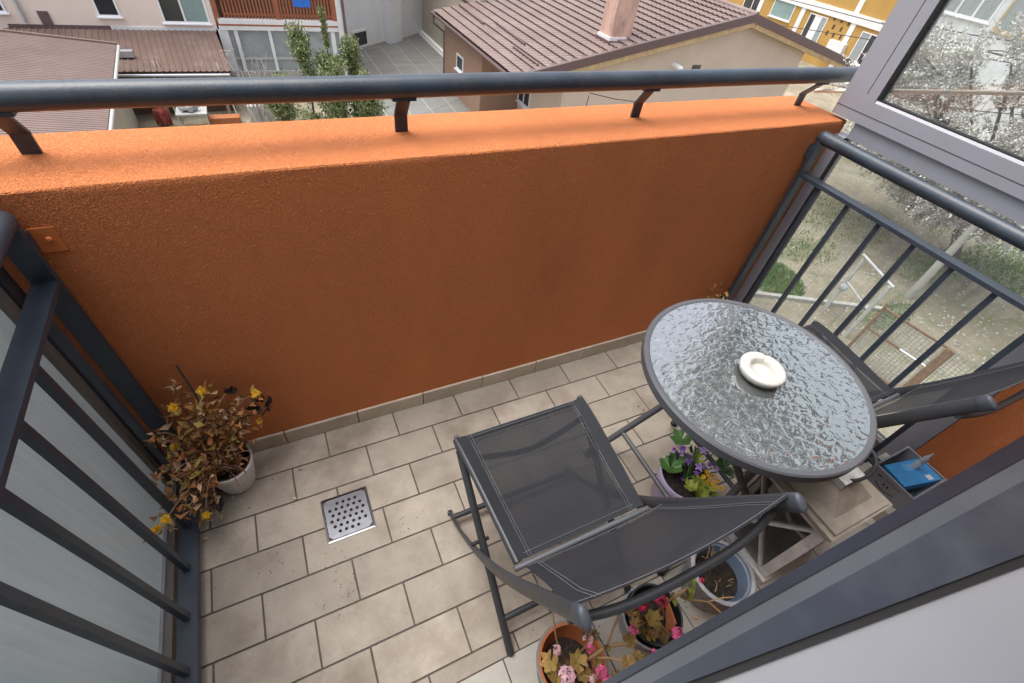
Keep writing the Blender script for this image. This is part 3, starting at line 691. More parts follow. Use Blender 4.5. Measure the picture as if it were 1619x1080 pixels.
for a, c in (Pf, Pn, Qf, Qn):
    o = MB().tube([a, (a + c) / 2, c], 0.0115, 12).build('leg', 'table_metal', tb, smooth=60)
    MB().lathe([(0.0, 0), (0.014, 0.0), (0.0145, 0.01), (0.0125, 0.026)], (a.x, a.y, 0.001), 12).build('foot_cap', 'rubber', o, smooth=True)
for (a, c), (a2, c2) in ((Pf, Pn), (Qf, Qn)):
    t_ = 0.22
    MB().tube([a + (c - a) * t_, a2 + (c2 - a2) * t_], 0.009, 10).build('stretcher', 'table_metal', tb, smooth=60)
    MB().tube([c, c2], 0.0095, 10).build('top_bar', 'table_metal', tb, smooth=60)
for a, c in ((Pf[1], 1), (Qf[1], -1)):
    MB().bar((a.x, -0.22, TZ - 0.02), (a.x, 0.22, TZ - 0.02), 0.025, 0.006).build('support_bar', 'table_metal', tb)
# --- ashtray
ac = onz(1204, 586, 0.72)
b = MB(); seg = 40
def ring(r, z, notch=False):
    out = []
    for k in range(seg):
        a = 2 * math.pi * k / seg; dz = 0
        if notch:
            for nn in (0.6, 2.7, 4.8):
                d = abs((a - nn + math.pi) % (2 * math.pi) - math.pi)
                if d < 0.08: dz = -0.0035
        out.append(b.bm.verts.new((ac.x + r * math.cos(a), ac.y + r * math.sin(a), z + dz)))
    return out
rg = [ring(0.046, TZ + 0.0005), ring(0.054, TZ + 0.005), ring(0.0595, TZ + 0.016), ring(0.0595, TZ + 0.023, True), ring(0.0575, TZ + 0.0265, True), ring(0.053, TZ + 0.0278, True), ring(0.036, TZ + 0.0278, True), ring(0.0325, TZ + 0.025, True), ring(0.030, TZ + 0.010), ring(0.022, TZ + 0.0065)]
for a, c in zip(rg, rg[1:]):
    for k in range(seg): b.bm.faces.new((a[k], a[(k+1) % seg], c[(k+1) % seg], c[k]))
b.bm.faces.new(rg[0][::-1]); b.bm.faces.new(rg[-1])
tag(b.build('ashtray', 'marble', None, smooth=45), 'round cream marble ashtray standing on the glass table', 'ashtray')

# --- floor drain
dr = empty('floor_drain', 'square stainless steel floor drain grate with punched holes in the tiles', 'drain', loc=(0.4035, -0.357, 0))
MB().lathe([(0.1085, -0.001), (0.1085, 0.0022), (0.1000, 0.0032), (0.0985, 0.0012), (0.0985, -0.001)], (0, 0, 0), 4, axis=Matrix.Rotation(R_(45), 3, 'Z')).build('frame', 'steel_frame', dr)
b = MB(); s_ = 0.0685; ch = 0.012
b.slab([(-s_ + ch, -s_, 0.0006), (s_ - ch, -s_, 0.0006), (s_, -s_ + ch, 0.0006), (s_, s_ - ch, 0.0006), (s_ - ch, s_, 0.0006), (-s_ + ch, s_, 0.0006), (-s_, s_ - ch, 0.0006), (-s_, -s_ + ch, 0.0006)], (0, 0, 0.0035))
gp = b.build('grate', 'steel', dr, bev=0.0012)
hm = None
for i in range(6):
    for j in range(6):
        if (i in (0, 5)) and (j in (0, 5)): continue
        x = (i - 2.5) * 0.0195 + (0.0035 if j % 2 else -0.0035); y = (j - 2.5) * 0.0195
        if hm is None:
            hm = MB().lathe([(0, 0.0002), (0.0054, 0.0002), (0.0054, -0.0005)], (0, 0, 0), 12).build('hole', 'black_hole', gp); hm.location = (x, y, 0.0043)
        else: inst(hm, gp, (x, y, 0.0043))
MB().box((-0.076, -0.076, -0.006), (0.076, 0.076, 0.0004)).build('bed', 'grout', dr)

# ================================================================== POT PLANTS
def flower(mb, p, n, r, k=8, layers=2):
    p = Vector(p); n = Vector(n).normalized(); u = n.orthogonal().normalized(); v = n.cross(u)
    for L in range(layers):
        for i in range(k):
            a = 2 * math.pi * (i + 0.5 * L) / k + random.uniform(-.2, .2)
            d = u * math.cos(a) + v * math.sin(a) + n * (0.25 + 0.5 * L)
            mb.leaf(p + n * r * 0.12 * L, d, n, r * random.uniform(0.8, 1.1) * (1 - 0.25 * L), r * 0.55, 0.12)
def cluster(mb, p, r, k=18, pr_=0.4):
    for i in range(k):
        d = rv().normalized(); flower(mb, Vector(p) + d * r * 0.6, d + Vector((0, 0, 0.5)), r * pr_, 5, 1)
def lobed(mb, p, n, r, lobes=7, cup=0.25):
    p = Vector(p); n = Vector(n).normalized(); u = n.orthogonal().normalized(); v = n.cross(u)
    a0 = random.uniform(0, 6.28)
    c = mb.bm.verts.new(p - n * r * cup * 0.6); N = lobes * 4; vs = []
    for i in range(N):
        a = a0 + 2 * math.pi * 0.93 * i / (N - 1)
        rr = r * (0.87 + 0.13 * math.cos(i / 4 * 2 * math.pi)) * random.uniform(0.92, 1.06)
        vs.append(mb.bm.verts.new(p + (u * math.cos(a) + v * math.sin(a)) * rr + n * r * (cup * (rr / r) ** 2 + 0.07 * math.sin(i * 1.7))))
    for i in range(N - 1): mb.bm.faces.new((c, vs[i], vs[i+1]))
def pot(parent, c, r, h, base, m, wall=0.006, rim=None, ripple=None, soil_z=0.8, inner=None, seg=40):
    c = Vector(c)
    b = MB().lathe([(0, 0.001), (base * 0.96, 0.001), (base, 0.006), (base + (r - base) * 0.85, h * 0.86), (r, h * 0.985), (r - wall * 0.3, h), (r - wall, h - 0.001), (r - wall * 1.2, h * 0.8), (base * 0.95, 0.012), (0, 0.012)], (0, 0, 0), seg, ripple=ripple)
    o = b.build('pot', m, parent, smooth=50)
    rs = (base + (r - base) * soil_z) - wall * 0.8
    b = MB(); g = []
    for i in range(7):
        rr = rs * i / 6
        g.append([b.bm.verts.new((rr * math.cos(2*math.pi*k/24), rr * math.sin(2*math.pi*k/24), h * soil_z + random.uniform(-.004, .004))) for k in range(24)] if i else [b.bm.verts.new((0, 0, h * soil_z))])
    for a, d in zip(g, g[1:]):
        for k in range(24):
            if len(a) == 1: b.bm.faces.new((a[0], d[k], d[(k+1) % 24]))
            else: b.bm.faces.new((a[k], d[k], d[(k+1) % 24], a[(k+1) % 24]))
    b.build('soil', 'soil', parent, smooth=True)
    return o
def stuff(o): return tag(o, kind='stuff')

# --- dried chrysanthemum in white ribbed pot
PC = Vector((0.092, -0.108, 0))
p1 = empty('potted_chrysanthemum', 'withered brown chrysanthemum with a few yellow blooms in white ribbed pot', 'plant', loc=PC)
pot(p1, PC, 0.074, 0.135, 0.050, 'pot_white', ripple=lambda k: 0.0011 if k % 2 else -0.0011, seg=96)
MB().lathe([(0.066, 0.12), (0.069, 0.1345), (0.0655, 0.1355), (0.063, 0.12)], (0, 0, 0), 32).build('inner_pot', 'pot_brown', p1, smooth=True)
tg = [(319,618,-.05,'y'),(274,645,-.07,'y'),(277,707,-.13,'y'),(404,622,-.05,'y'),(410,666,-.08,'ys'),(326,815,-.27,'y'),(262,822,-.30,'y'),(247,838,-.30,'y'),
      (365,618,-.04,'d'),(425,642,-.06,'d'),(408,630,-.05,'d'),(402,648,-.07,'d'),(277,613,-.05,'p'),(317,650,-.09,'p'),(385,665,-.09,'p'),(280,735,-.18,'p'),(255,700,-.14,'p'),(247,755,-.2,'p'),(268,835,-.29,'p'),
      (240,690,-.12,'l'),(345,640,-.06,'l'),(300,665,-.10,'l'),(330,670,-.1,'l'),(360,650,-.07,'l'),(395,700,-.11,'l'),(290,690,-.13,'l'),(265,765,-.22,'l'),(295,760,-.2,'l'),(320,790,-.24,'l'),(343,800,-.25,'d'),(300,800,-.26,'l'),(285,780,-.24,'l'),
      (310,720,-.13,'l'),(340,700,-.11,'l'),(370,690,-.1,'l'),(352,665,-.08,'l'),(380,640,-.06,'l'),(260,745,-.19,'l'),(312,640,-.07,'l'),(330,735,-.15,'l'),(365,720,-.12,'l'),(300,815,-.28,'l'),(338,655,-.1,'l'),(390,680,-.1,'l')]
st = MB(); lf = MB(); lo = MB(); lp = MB(); db = MB(); yf = []
src = PC + Vector((0, 0, 0.11))
for px, py, Y, k in tg:
    e = ony(px, py, Y); s0 = src + Vector((random.uniform(-.035, .035), random.uniform(-.035, .035), 0))
    if e.z < 0.02: e.z = 0.02
    up = max(e.z, 0.16) + (0.10 if e.z < 0.15 else 0.03)
    mid = Vector((s0.x * 0.6 + e.x * 0.4, s0.y * 0.6 + e.y * 0.4, up))
    path = bez(s0, mid, e, 8); st.tube(path, [0.0021 - 0.0001 * i for i in range(9)], 5)
    for q in path[3:]:
        for _ in range(3 if k == 'l' else 2):
            d = (rv() + Vector((0, 0, 0.1))); L = random.uniform(0.016, 0.042)
            tgt = random.choice((lf, lf, lf, lo, lp))
            tgt.leaf(q + rv(0.016), d, rv(), L, L * random.uniform(0.35, 0.6), random.uniform(-.3, .4))
    nrm = (Vector(CC) - e).normalized() + Vector((0, 0, 0.7)) + rv(0.35)
    if k in ('y', 'ys'): yf.append((e, nrm, 0.0165 if k == 'y' else 0.011))
    elif k == 'd':
        for _ in range(3): lobed(db, e + rv(0.012), rv() + Vector((0, 0, 0.6)), random.uniform(0.014, 0.022), 5)
    elif k == 'p':
        for _ in range(9): lp.leaf(e, rv(), rv(), 0.019, 0.008, 0.2)
for i in range(80):
    a = random.uniform(0, 6.28); r = random.uniform(0, 0.07)
    q = PC + Vector((r * math.cos(a), r * math.sin(a), random.uniform(0.11, 0.25)))
    L = random.uniform(0.014, 0.034); random.choice((lf, lf, lo, lp)).leaf(q, rv(), rv(), L, L * 0.5, random.uniform(-.3, .4))
for i in range(40):
    e = src + Vector((random.uniform(-.11, .09), random.uniform(-.10, .08), random.uniform(0.02, 0.16)))
    st.tube(bez(src + rv(0.03), (src + e) / 2 + Vector((0, 0, 0.05)), e, 5), 0.0014, 4)
for mb, nm, m in ((st, 'stems', 'stem_dry'), (lf, 'dry_foliage', 'dry_leaf'), (lo, 'olive_foliage', 'dry_olive'), (lp, 'pale_foliage', 'dry_pale'), (db, 'dead_blooms', 'dark_bloom')):
    stuff(child_of(mb.build(nm, m, None), p1))
for e, nn, r in yf:
    b = MB(); flower(b, e, nn, r, 13, 3); child_of(b.build('bloom', 'yellow_petal', None), p1)
a_, c_ = ony(310, 625, -0.07), ony(278, 577, -0.055)
child_of(MB().tube([src, a_, c_], 0.0026, 8).build('support_stick', 'cable_black', None), p1)

# --- lavender pot with primrose and violas
LC_ = onz(1092, 752, 0.17); LC_.z = 0; LC_ = LC_ + Vector((-0.012, 0.004, 0))
p2 = empty('potted_primrose', 'violas and yellow primrose with green leaves in lavender purple pot', 'plant', loc=LC_)
pot(p2, LC_, 0.095, 0.172, 0.073, 'pot_lavender', soil_z=0.86)
gl = MB(); ll = MB(); stx = MB()
def P2(px, py, z): return onz(px, py, z)
s2 = LC_ + Vector((0, 0, 0.15))
for px, py, z, r in ((1078,694,.22,.042),(1060,738,.19,.045),(1070,728,.185,.034),(1145,735,.22,.034),(1130,715,.2,.03),(1098,715,.2,.03),(1150,745,.2,.03),(1110,700,.2,.03)):
    e = P2(px, py, z); lobed(gl, e, Vector((random.uniform(-.3, .3), random.uniform(-.3, .3), 1)), r, 6, 0.3); stx.tube(bez(s2, (s2 + e) / 2 + Vector((0, 0, .02)), e, 4), 0.0022, 5)
for px, py, z, r in ((1108,778,.23,.034),(1095,772,.22,.028),(1120,772,.235,.03),(1105,763,.21,.026),(1128,785,.22,.024),(1105,787,.225,.03),(1104,725,.21,.022),(1090,765,.2,.022)):
    e = P2(px, py, z); lobed(ll, e, Vector((random.uniform(-.5, .5), random.uniform(-.5, .5), 1)), r, 7, 0.45); stx.tube(bez(s2, (s2 + e) / 2, e, 4), 0.0022, 5)
stuff(child_of(gl.build('green_foliage', 'green_leaf', None), p2)); stuff(child_of(ll.build('lime_foliage', 'lime_leaf', None), p2)); stuff(child_of(stx.build('stems', 'green_leaf', None), p2))
for px, py, z, m, r in ((1066,711,.21,'violet_petal',.012),(1080,709,.22,'violet_petal',.017),(1077,718,.215,'lilac_petal',.012),(1089,730,.21,'violet_petal',.014),(1112,712,.22,'lilac_petal',.018),(1106,738,.225,'lilac_petal',.018),(1101,748,.21,'violet_petal',.011),(1132,742,.22,'lilac_petal',.014),(1122,735,.22,'violet_petal',.013),(1079,757,.17,'violet_petal',.010)):
    e = P2(px, py, z); b = MB(); flower(b, e, (Vector(CC) - e).normalized() + Vector((0, 0, .3)) + rv(.4), r, 5, 2); child_of(b.build('viola', m, None), p2)
for px, py in ((1118,747),(1113,754),(1122,757),(1128,752),(1117,762),(1127,764),(1135,760),(1140,772),(1132,770),(1120,750)):
    e = P2(px, py, 0.245); b = MB(); flower(b, e, (Vector(CC) - e).normalized() + rv(.5), 0.0105, 6, 2); child_of(b.build('primrose_bloom', 'yellow_petal', None), p2)

# --- three pots by the house wall
T1 = onz(905, 1046, 0.15); T1.z = 0
p3 = empty('potted_geranium', 'leggy geranium with pale pink blooms in terracotta-lined grey pot beside chair leg', 'plant', loc=T1)
pot(p3, T1, 0.096, 0.15, 0.072, 'pot_greyrim', soil_z=0.55)
MB().lathe([(0.070, 0.07), (0.088, 0.148), (0.0905, 0.1515), (0.083, 0.1505), (0.066, 0.075)], (0, 0, 0), 40).build('terracotta_liner', 'pot_terracotta', p3, smooth=50)
T2 = onz(1034, 972, 0.13); T2.z = 0
p4 = empty('potted_geranium', 'geranium with deep pink blooms and browned leaves in black pot inside white cover pot', 'plant', loc=T2)
pot(p4, T2, 0.086, 0.11, 0.068, 'pot_ceramic', soil_z=0.5)
MB().lathe([(0.055, 0.05), (0.078, 0.135), (0.080, 0.142), (0.074, 0.142), (0.066, 0.09), (0.0, 0.088)], (0, 0, 0), 40).build('inner_pot', 'pot_black', p4, smooth=50)
MB().lathe([(0.0, 0.096), (0.04, 0.097), (0.0665, 0.0945)], (0, 0, 0), 24).build('inner_soil', 'soil', p4)
b = MB(); b.slab([(0.020, -0.055, 0.10), (0.060, -0.015, 0.10), (0.064, 0.02, 0.135), (0.045, -0.045, 0.137)], (-0.004, 0.004, 0)); b.build('terracotta_shard', 'pot_terracotta', p4)
T3 = onz(1143, 903, 0.155); T3.z = 0
p5 = empty('planter', 'grey weathered ceramic planter with blue inner rim, bare soil and dry stalks', 'planter', loc=T3)
pot(p5, T3, 0.098, 0.158, 0.075, 'pot_ceramic', soil_z=0.62, wall=0.012)
MB().lathe([(0.074, 0.10), (0.084, 0.140), (0.086, 0.146), (0.0805, 0.144), (0.070, 0.10)], (0, 0, 0), 40).build('inner_pot', 'pot_blue', p5, smooth=50)
b = MB()
for i in range(16):
    s0 = T3 + Vector((0.0, 0.03, 0.10)) + rv(0.012); e = s0 + Vector((random.uniform(-.03, .04), random.uniform(-.02, .045), random.uniform(0.03, 0.08)))
    b.tube(bez(s0, (s0 + e) / 2 + Vector((0, 0, .02)), e, 4), 0.0018, 4)
for i in range(7):
    s0 = T3 + Vector((0.02, -0.03, 0.10)) + rv(0.03); e = s0 + Vector((random.uniform(-.06, .07), random.uniform(-.06, .02), random.uniform(0.0, 0.05)))
    b.tube(bez(s0, (s0 + e) / 2 + Vector((0, 0, .03)), e, 5), 0.0015, 4)
stuff(child_of(b.build('dry_stalks', 'stem_tan', None), p5))

def P3(px, py, z=0.27): return onz(px, py, z)
b = MB()
for run, r0 in (([(905,1050,.10),(925,1045,.22),(958,1024,.27),(992,1017,.28)], .0042), ([(960,1022,.27),(968,998,.29),(977,974,.31),(971,960,.32)], .0032), ([(977,974,.31),(992,956,.32)], .0026),
                ([(895,1045,.10),(882,1019,.19),(876,985,.27),(874,963,.31)], .0022), ([(929,1041,.22),(955,1040,.25),(975,1042,.26),(990,1050,.27)], .0024), ([(900,1050,.10),(885,1050,.19),(872,1046,.23)], .0022),
                ([(900,1050,.10),(905,1065,.2),(935,1070,.25),(951,1064,.27)], .0024), ([(905,1040,.1),(918,1030,.2),(930,1018,.26)], .0024)):
    b.tube(smooth_path([P3(*q) for q in run], 4), r0, 7)
stuff(child_of(b.build('stems', 'stem_tan', None), p3))
b = MB()
for px, py, z, r in ((870,1046,.24,.026),(914,1047,.25,.026),(927,998,.27,.018),(940,1005,.26,.014),(993,1050,.27,.02),(977,1074,.26,.018),(880,1070,.22,.03),(897,1058,.20,.02),(945,1050,.24,.014),(996,1013,.29,.019),(925,1066,.24,.02),(1018,1047,.27,.021),(1008,1038,.27,.014),(960,1025,.285,.009)):
    lobed(b, P3(px, py, z), Vector((random.uniform(-.6, .4), random.uniform(-.2, .6), 1)), r, 6, 0.35)
stuff(child_of(b.build('foliage', 'geranium_leaf', None), p3))
for px, py, z, m, r in ((930,1010,.27,'pale_petal',.015),(933,1025,.265,'pink_petal',.013),(951,1062,.27,'pink_petal',.016),(958,1074,.26,'pink_petal',.015),(880,1028,.24,'pale_petal',.014),(897,1067,.25,'pale_petal',.024),(938,1074,.25,'pale_petal',.012),(1035,1036,.28,'pink_petal',.015)):
    b = MB(); cluster(b, P3(px, py, z), r, 16, 0.55); child_of(b.build('bloom', m, None), p3)
b = MB()
for run, r0 in (([(1034,975,.09),(1020,985,.18),(1010,975,.25),(1014,956,.28)], .0028), ([(1036,972,.09),(1050,975,.2),(1045,952,.28)], .0028), ([(1036,975,.09),(1055,1000,.2),(1070,1002,.26)], .0028),
                ([(1036,972,.09),(1050,958,.22),(1061,947,.27),(1077,937,.29),(1088,929,.30)], .0042), ([(1077,940,.28),(1090,948,.27),(1118,952,.25),(1135,965,.24),(1154,979,.235)], .0026), ([(1118,952,.25),(1139,946,.25),(1160,944,.25)], .0018), ([(1030,978,.09),(1012,990,.2),(1001,996,.26)], .0024)):
    b.tube(smooth_path([P3(*q) for q in run], 4), r0, 7)
stuff(child_of(b.build('stems', 'stem_tan', None), p4))
b = MB()
for px, py, z, r in ((997,967,.27,.021),(1034,980,.22,.026),(1055,1015,.25,.024),(1020,985,.18,.02),(1005,985,.24,.016),(1040,1000,.18,.02),(1028,1005,.15,.018),(1015,998,.17,.018)):
    lobed(b, P3(px, py, z), Vector((random.uniform(-.6, .4), random.uniform(-.2, .6), 1)), r, 6, 0.35)
stuff(child_of(b.build('foliage', 'geranium_leaf', None), p4))
b = MB()
for px, py, z in ((1068,960,.26),(1057,942,.27),(1088,928,.30),(1095,926,.30),(1083,933,.29),(1085,950,.27),(1092,936,.3)):
    for _ in range(2): b.leaf(P3(px, py, z), rv() + Vector((0, 0, .2)), rv() + Vector((0, 0, 1)), 0.03, 0.015, 0.1)
stuff(child_of(b.build('young_leaves', 'lime_leaf', None), p4))
for px, py, z, m, r in ((1014,954,.29,'rose_petal',.021),(1044,949,.29,'rose_petal',.021),(1001,996,.28,'pink_petal',.016),(1072,1002,.28,'pink_petal',.021),(1110,918,.27,'rose_petal',.009),(1104,896,.28,'pale_petal',.008)):
    b = MB(); cluster(b, P3(px, py, z), r, 22, 0.5); child_of(b.build('bloom', m, None), p4)

# --- small plant in the corner behind the table
e0 = ony(1138, 462, -0.10); QC = Vector((e0.x, -0.10, 0))
p6 = empty('corner_plant', 'small ragged plant in pot in the corner where parapet meets railing', 'plant', loc=QC)
hgt = max(0.08, e0.z - 0.10)
pot(p6, QC, 0.055, hgt, 0.045, 'pot_terracotta', soil_z=0.85)
b = MB(); b2 = MB()
for i in range(60):
    q = QC + Vector((random.gauss(0, .03), random.gauss(0, .025), hgt + random.uniform(-.01, .10))); L = random.uniform(.018, .032)
    random.choice((b, b2)).leaf(q, rv() + Vector((0, 0, .4)), rv(), L, L * .55, .2)
stuff(child_of(b.build('foliage', 'dry_olive', None), p6)); stuff(child_of(b2.build('dry_foliage', 'dry_leaf', None), p6))

# --- lantern
LX0, LX1, LY0, LY1, LH = 1.602, 1.832, -1.088, -0.832, 0.385
LO = Vector(((LX0 + LX1) / 2, (LY0 + LY1) / 2, 0))
ln = empty('wooden_lantern', 'weathered grey wooden lantern with glass sides and black ring handle', 'lantern', loc=LO)
def lbar(nm, a, c, w, h, m='wood_grey', up=(0, 0, 1), par_=None, bev=0.0015):
    return MB().bar(Vector(a) - LO, Vector(c) - LO, w, h, up).build(nm, m, par_ or ln, bev=bev)
for x in (LX0 + 0.015, LX1 - 0.015):
    for y in (LY0 + 0.015, LY1 - 0.015): lbar('corner_post', (x, y, 0.031), (x, y, LH - 0.026), 0.03, 0.03)
MB().box(Vector((LX0 - 0.012, LY0 - 0.008, 0.002)) - LO, Vector((LX1 + 0.012, LY1 + 0.012, 0.03)) - LO).build('plinth', 'wood_grey', ln, bev=0.003)
for nm, z in (('top_rail', LH - 0.0125),):
    lbar(nm, (LX0 + 0.012, LY0, z), (LX0 + 0.012, LY1, z), 0.024, 0.025); lbar(nm, (LX1 - 0.012, LY0, z), (LX1 - 0.012, LY1, z), 0.024, 0.025)
    lbar(nm, (LX0 + 0.0245, LY0 + 0.012, z), (LX1 - 0.0245, LY0 + 0.012, z), 0.024, 0.025); lbar(nm, (LX0 + 0.0245, LY1 - 0.012, z), (LX1 - 0.0245, LY1 - 0.012, z), 0.024, 0.025)
y0, y1, z0, z1 = LY0 + 0.03, LY1 - 0.03, 0.032, LH - 0.027
for x, nx in ((LX0 + 0.008, (1, 0, 0)), (LX1 - 0.008, (1, 0, 0))):
    MB().box(Vector((x + 0.004, y0, z0)) - LO, Vector((x + 0.007, y1, z1)) - LO).build('pane', LANTERNGLASS, ln)
    lbar('muntin', (x, y0, z0 + 0.005), (x, y1, z1 - 0.005), 0.007, 0.016, up=nx)
    lbar('muntin', (x - 0.0005, y1, z0 + 0.005), (x - 0.0005, y0, z1 - 0.005), 0.007, 0.016, up=nx)
x0, x1 = LX0 + 0.03, LX1 - 0.03
for y in (LY0 + 0.008, LY1 - 0.015):
    MB().box(Vector((x0, y + 0.004, z0)) - LO, Vector((x1, y + 0.007, z1)) - LO).build('pane', LANTERNGLASS, ln)
    lbar('muntin', (x0, y, z0 + 0.005), (x1, y, z1 - 0.005), 0.007, 0.016, up=(0, 1, 0)); lbar('muntin', (x1, y - 0.0005, z0 + 0.005), (x0, y - 0.0005, z1 - 0.005), 0.007, 0.016, up=(0, 1, 0))
for i, (o_, z, h) in enumerate(((0.014, LH, 0.010), (0.022, LH + 0.0102, 0.012), (0.006, LH + 0.0224, 0.010))):
    MB().box(Vector((LX0 - o_, LY0 - o_ * 0.5, z)) - LO, Vector((LX1 + o_, LY1 + o_, z + h)) - LO).build('cornice', 'wood_taupe', ln, bev=0.002)
zt = LH + 0.0326
b = MB().hexa([Vector(p) - LO for p in ((LX0 + .03, LY0 + .03, zt), (LX1 - .03, LY0 + .03, zt), (LX1 - .03, LY1 - .03, zt), (LX0 + .03, LY1 - .03, zt), (LX0 + .075, LY0 + .085, zt + .05), (LX1 - .075, LY0 + .085, zt + .05), (LX1 - .075, LY1 - .085, zt + .05), (LX0 + .075, LY1 - .085, zt + .05))])
rf_ = b.build('roof', 'wood_taupe', ln, bev=0.002)
MB().box(Vector((LX0 + .072, LY0 + .08, zt + .0505)) - LO, Vector((LX1 - .072, LY1 - .08, zt + .075)) - LO).build('roof_cap', 'peeling', rf_, bev=0.002)
rc = Vector(((LX0 + LX1) / 2 + 0.01, (LY0 + LY1) / 2 - 0.01, zt + 0.105)) - LO
MB().tube([rc + Vector((0.0, 0.046 * math.cos(a), 0.046 * math.sin(a))) + Vector((0.03 * math.sin(a), 0, 0)) for a in [2 * math.pi * i / 36 for i in range(36)]] + [rc + Vector((0, 0.046, 0))], 0.0048, 10).build('ring_handle', 'cable_black', ln, smooth=True)
MB().lathe([(0, 0), (0.055, 0), (0.055, 0.19), (0, 0.19)], (0, 0, 0.031), 24).build('candle', 'pot_white', ln, smooth=40)

# --- tiled ledge, grey bin with carton, spray bottle
lg = MB().box((2.205, -1.158, 0.0), (XR - 0.002, -0.935, 0.068)).build('tiled_ledge', 'tile_pale', None, bev=0.002)
tag(lg, 'low beige tiled ledge under the grey plastic bin by the pier', 'ledge')
BX0, BX1, BY0, BY1, BZ0, BZ1 = 2.24, 2.452, -1.117, -0.962, 0.0685, 0.165
gb = empty('storage_bin', 'open grey plastic bin printed with smiling face standing on tiled ledge', 'bin', loc=((BX0 + BX1) / 2, (BY0 + BY1) / 2, BZ0))
GO = Vector(gb.location)
def bb(nm, v, m='box_grey', par_=None, bev=0.0015): return MB().hexa([Vector(p) - GO for p in v]).build(nm, m, par_ or gb, bev=bev)
t = 0.007; s = 0.012      # walls lean outwards
def wallq(ax, ay, bx, by, nx, ny):
    return [(ax + nx*s, ay + ny*s, BZ0), (bx + nx*s, by + ny*s, BZ0), (bx + nx*(s+t), by + ny*(s+t), BZ0), (ax + nx*(s+t), ay + ny*(s+t), BZ0),
            (ax, ay, BZ1), (bx, by, BZ1), (bx + nx*t, by + ny*t, BZ1), (ax + nx*t, ay + ny*t, BZ1)]
fw = bb('front_wall', wallq(BX0, BY0, BX0, BY1, 1, 0)); bb('rear_wall', wallq(BX1, BY1, BX1, BY0, -1, 0))
bb('side_wall', wallq(BX0 + t, BY1, BX1 - t, BY1, 0, -1)); bb('side_wall', wallq(BX1 - t, BY0, BX0 + t, BY0, 0, 1))
bb('bottom', [(BX0 + .014, BY0 + .014, BZ0), (BX1 - .014, BY0 + .014, BZ0), (BX1 - .014, BY1 - .014, BZ0), (BX0 + .014, BY1 - .014, BZ0), (BX0 + .014, BY0 + .014, BZ0 + .006), (BX1 - .014, BY0 + .014, BZ0 + .006), (BX1 - .014, BY1 - .014, BZ0 + .006), (BX0 + .014, BY1 - .014, BZ0 + .006)], 'box_inner')
def fp(v, u):            # point on the printed front wall; v across (0..1 along -y), u up (0..1)
    y = BY1 + (BY0 - BY1) * v; return Vector((BX0 + s * (1 - u) - 0.0008, y, BZ0 + (BZ1 - BZ0) * u)) - GO
mk = MB()
arc = [fp(0.26 + 0.48 * i / 12, 0.36 - 0.16 * math.sin(math.pi * i / 12)) for i in range(13)]
for a, c in zip(arc, arc[1:]): mk.bar(a, c, 0.003, 0.0006, up=(1, 0, 0))
for v in (0.44, 0.53): mk.bar(fp(v, 0.42), fp(v, 0.56), 0.006, 0.0006, up=(1, 0, 0))
for v in (0.20, 0.25): mk.bar(fp(v, 0.50 + v), fp(v + 0.05, 0.62 + v * 0.3), 0.006, 0.0006, up=(1, 0, 0))
mk.build('smile_print', 'print_dark', fw)
mk = MB()
for i in range(5):
    v = 0.40 + i * 0.075; mk.bar(fp(v, 0.70), fp(v, 0.84), 0.0022, 0.0006, up=(1, 0, 0)); mk.bar(fp(v + 0.03, 0.72 + 0.03 * (i % 2)), fp(v + 0.03, 0.82), 0.0018, 0.0006, up=(1, 0, 0)); mk.bar(fp(v, 0.77 + 0.05 * (i % 3 - 1)), fp(v + 0.03, 0.77 + 0.05 * (i % 3 - 1)), 0.002, 0.0006, up=(1, 0, 0))
mk.build('lettering', 'print_red', fw)
ca = empty('blue_carton', 'blue cardboard carton with white label lying tilted in the grey bin', 'carton', loc=(2.350, -1.046, 0.150))
ca.rotation_euler = (R_(-6), R_(-7), R_(-14))
MB().box((-0.078, -0.047, -0.016), (0.078, 0.047, 0.016)).build('carton', 'carton_blue', ca, bev=0.0012)
MB().box((0.03, -0.040, 0.0162), (0.052, -0.020, 0.0167)).build('white_label', 'print_pale', ca)
MB().box((-0.070, -0.004, 0.0162), (0.070, -0.0028, 0.0166)).build('print_line', 'print_light_blue', ca)
MB().box((-0.02, 0.008, 0.0162), (0.055, 0.034, 0.0165)).build('print_panel', 'print_light_blue', ca)
sp0 = onz(1478, 716, 0.27)
sb = empty('spray_bottle', 'pale blue-grey bottle with pointed nozzle behind the bin against orange pier', 'bottle', loc=(min(sp0.x, 2.436), sp0.y, 0.0745))
sb.scale = (0.8, 0.8, 0.84)
MB().lathe([(0, 0), (0.0135, 0.0), (0.0145, 0.006), (0.0145, 0.14), (0.013, 0.15), (0.010, 0.155), (0.010, 0.160)], (0, 0, 0), 20).build('body', 'spray', sb, smooth=45)
MB().lathe([(0.0115, 0.158), (0.0125, 0.163), (0.0125, 0.172), (0.0105, 0.176), (0.0115, 0.182), (0.0105, 0.192), (0.0065, 0.2), (0.0055, 0.212), (0.0035, 0.222), (0, 0.223)], (0, 0, 0), 18).build('nozzle', 'spray', sb, smooth=45)

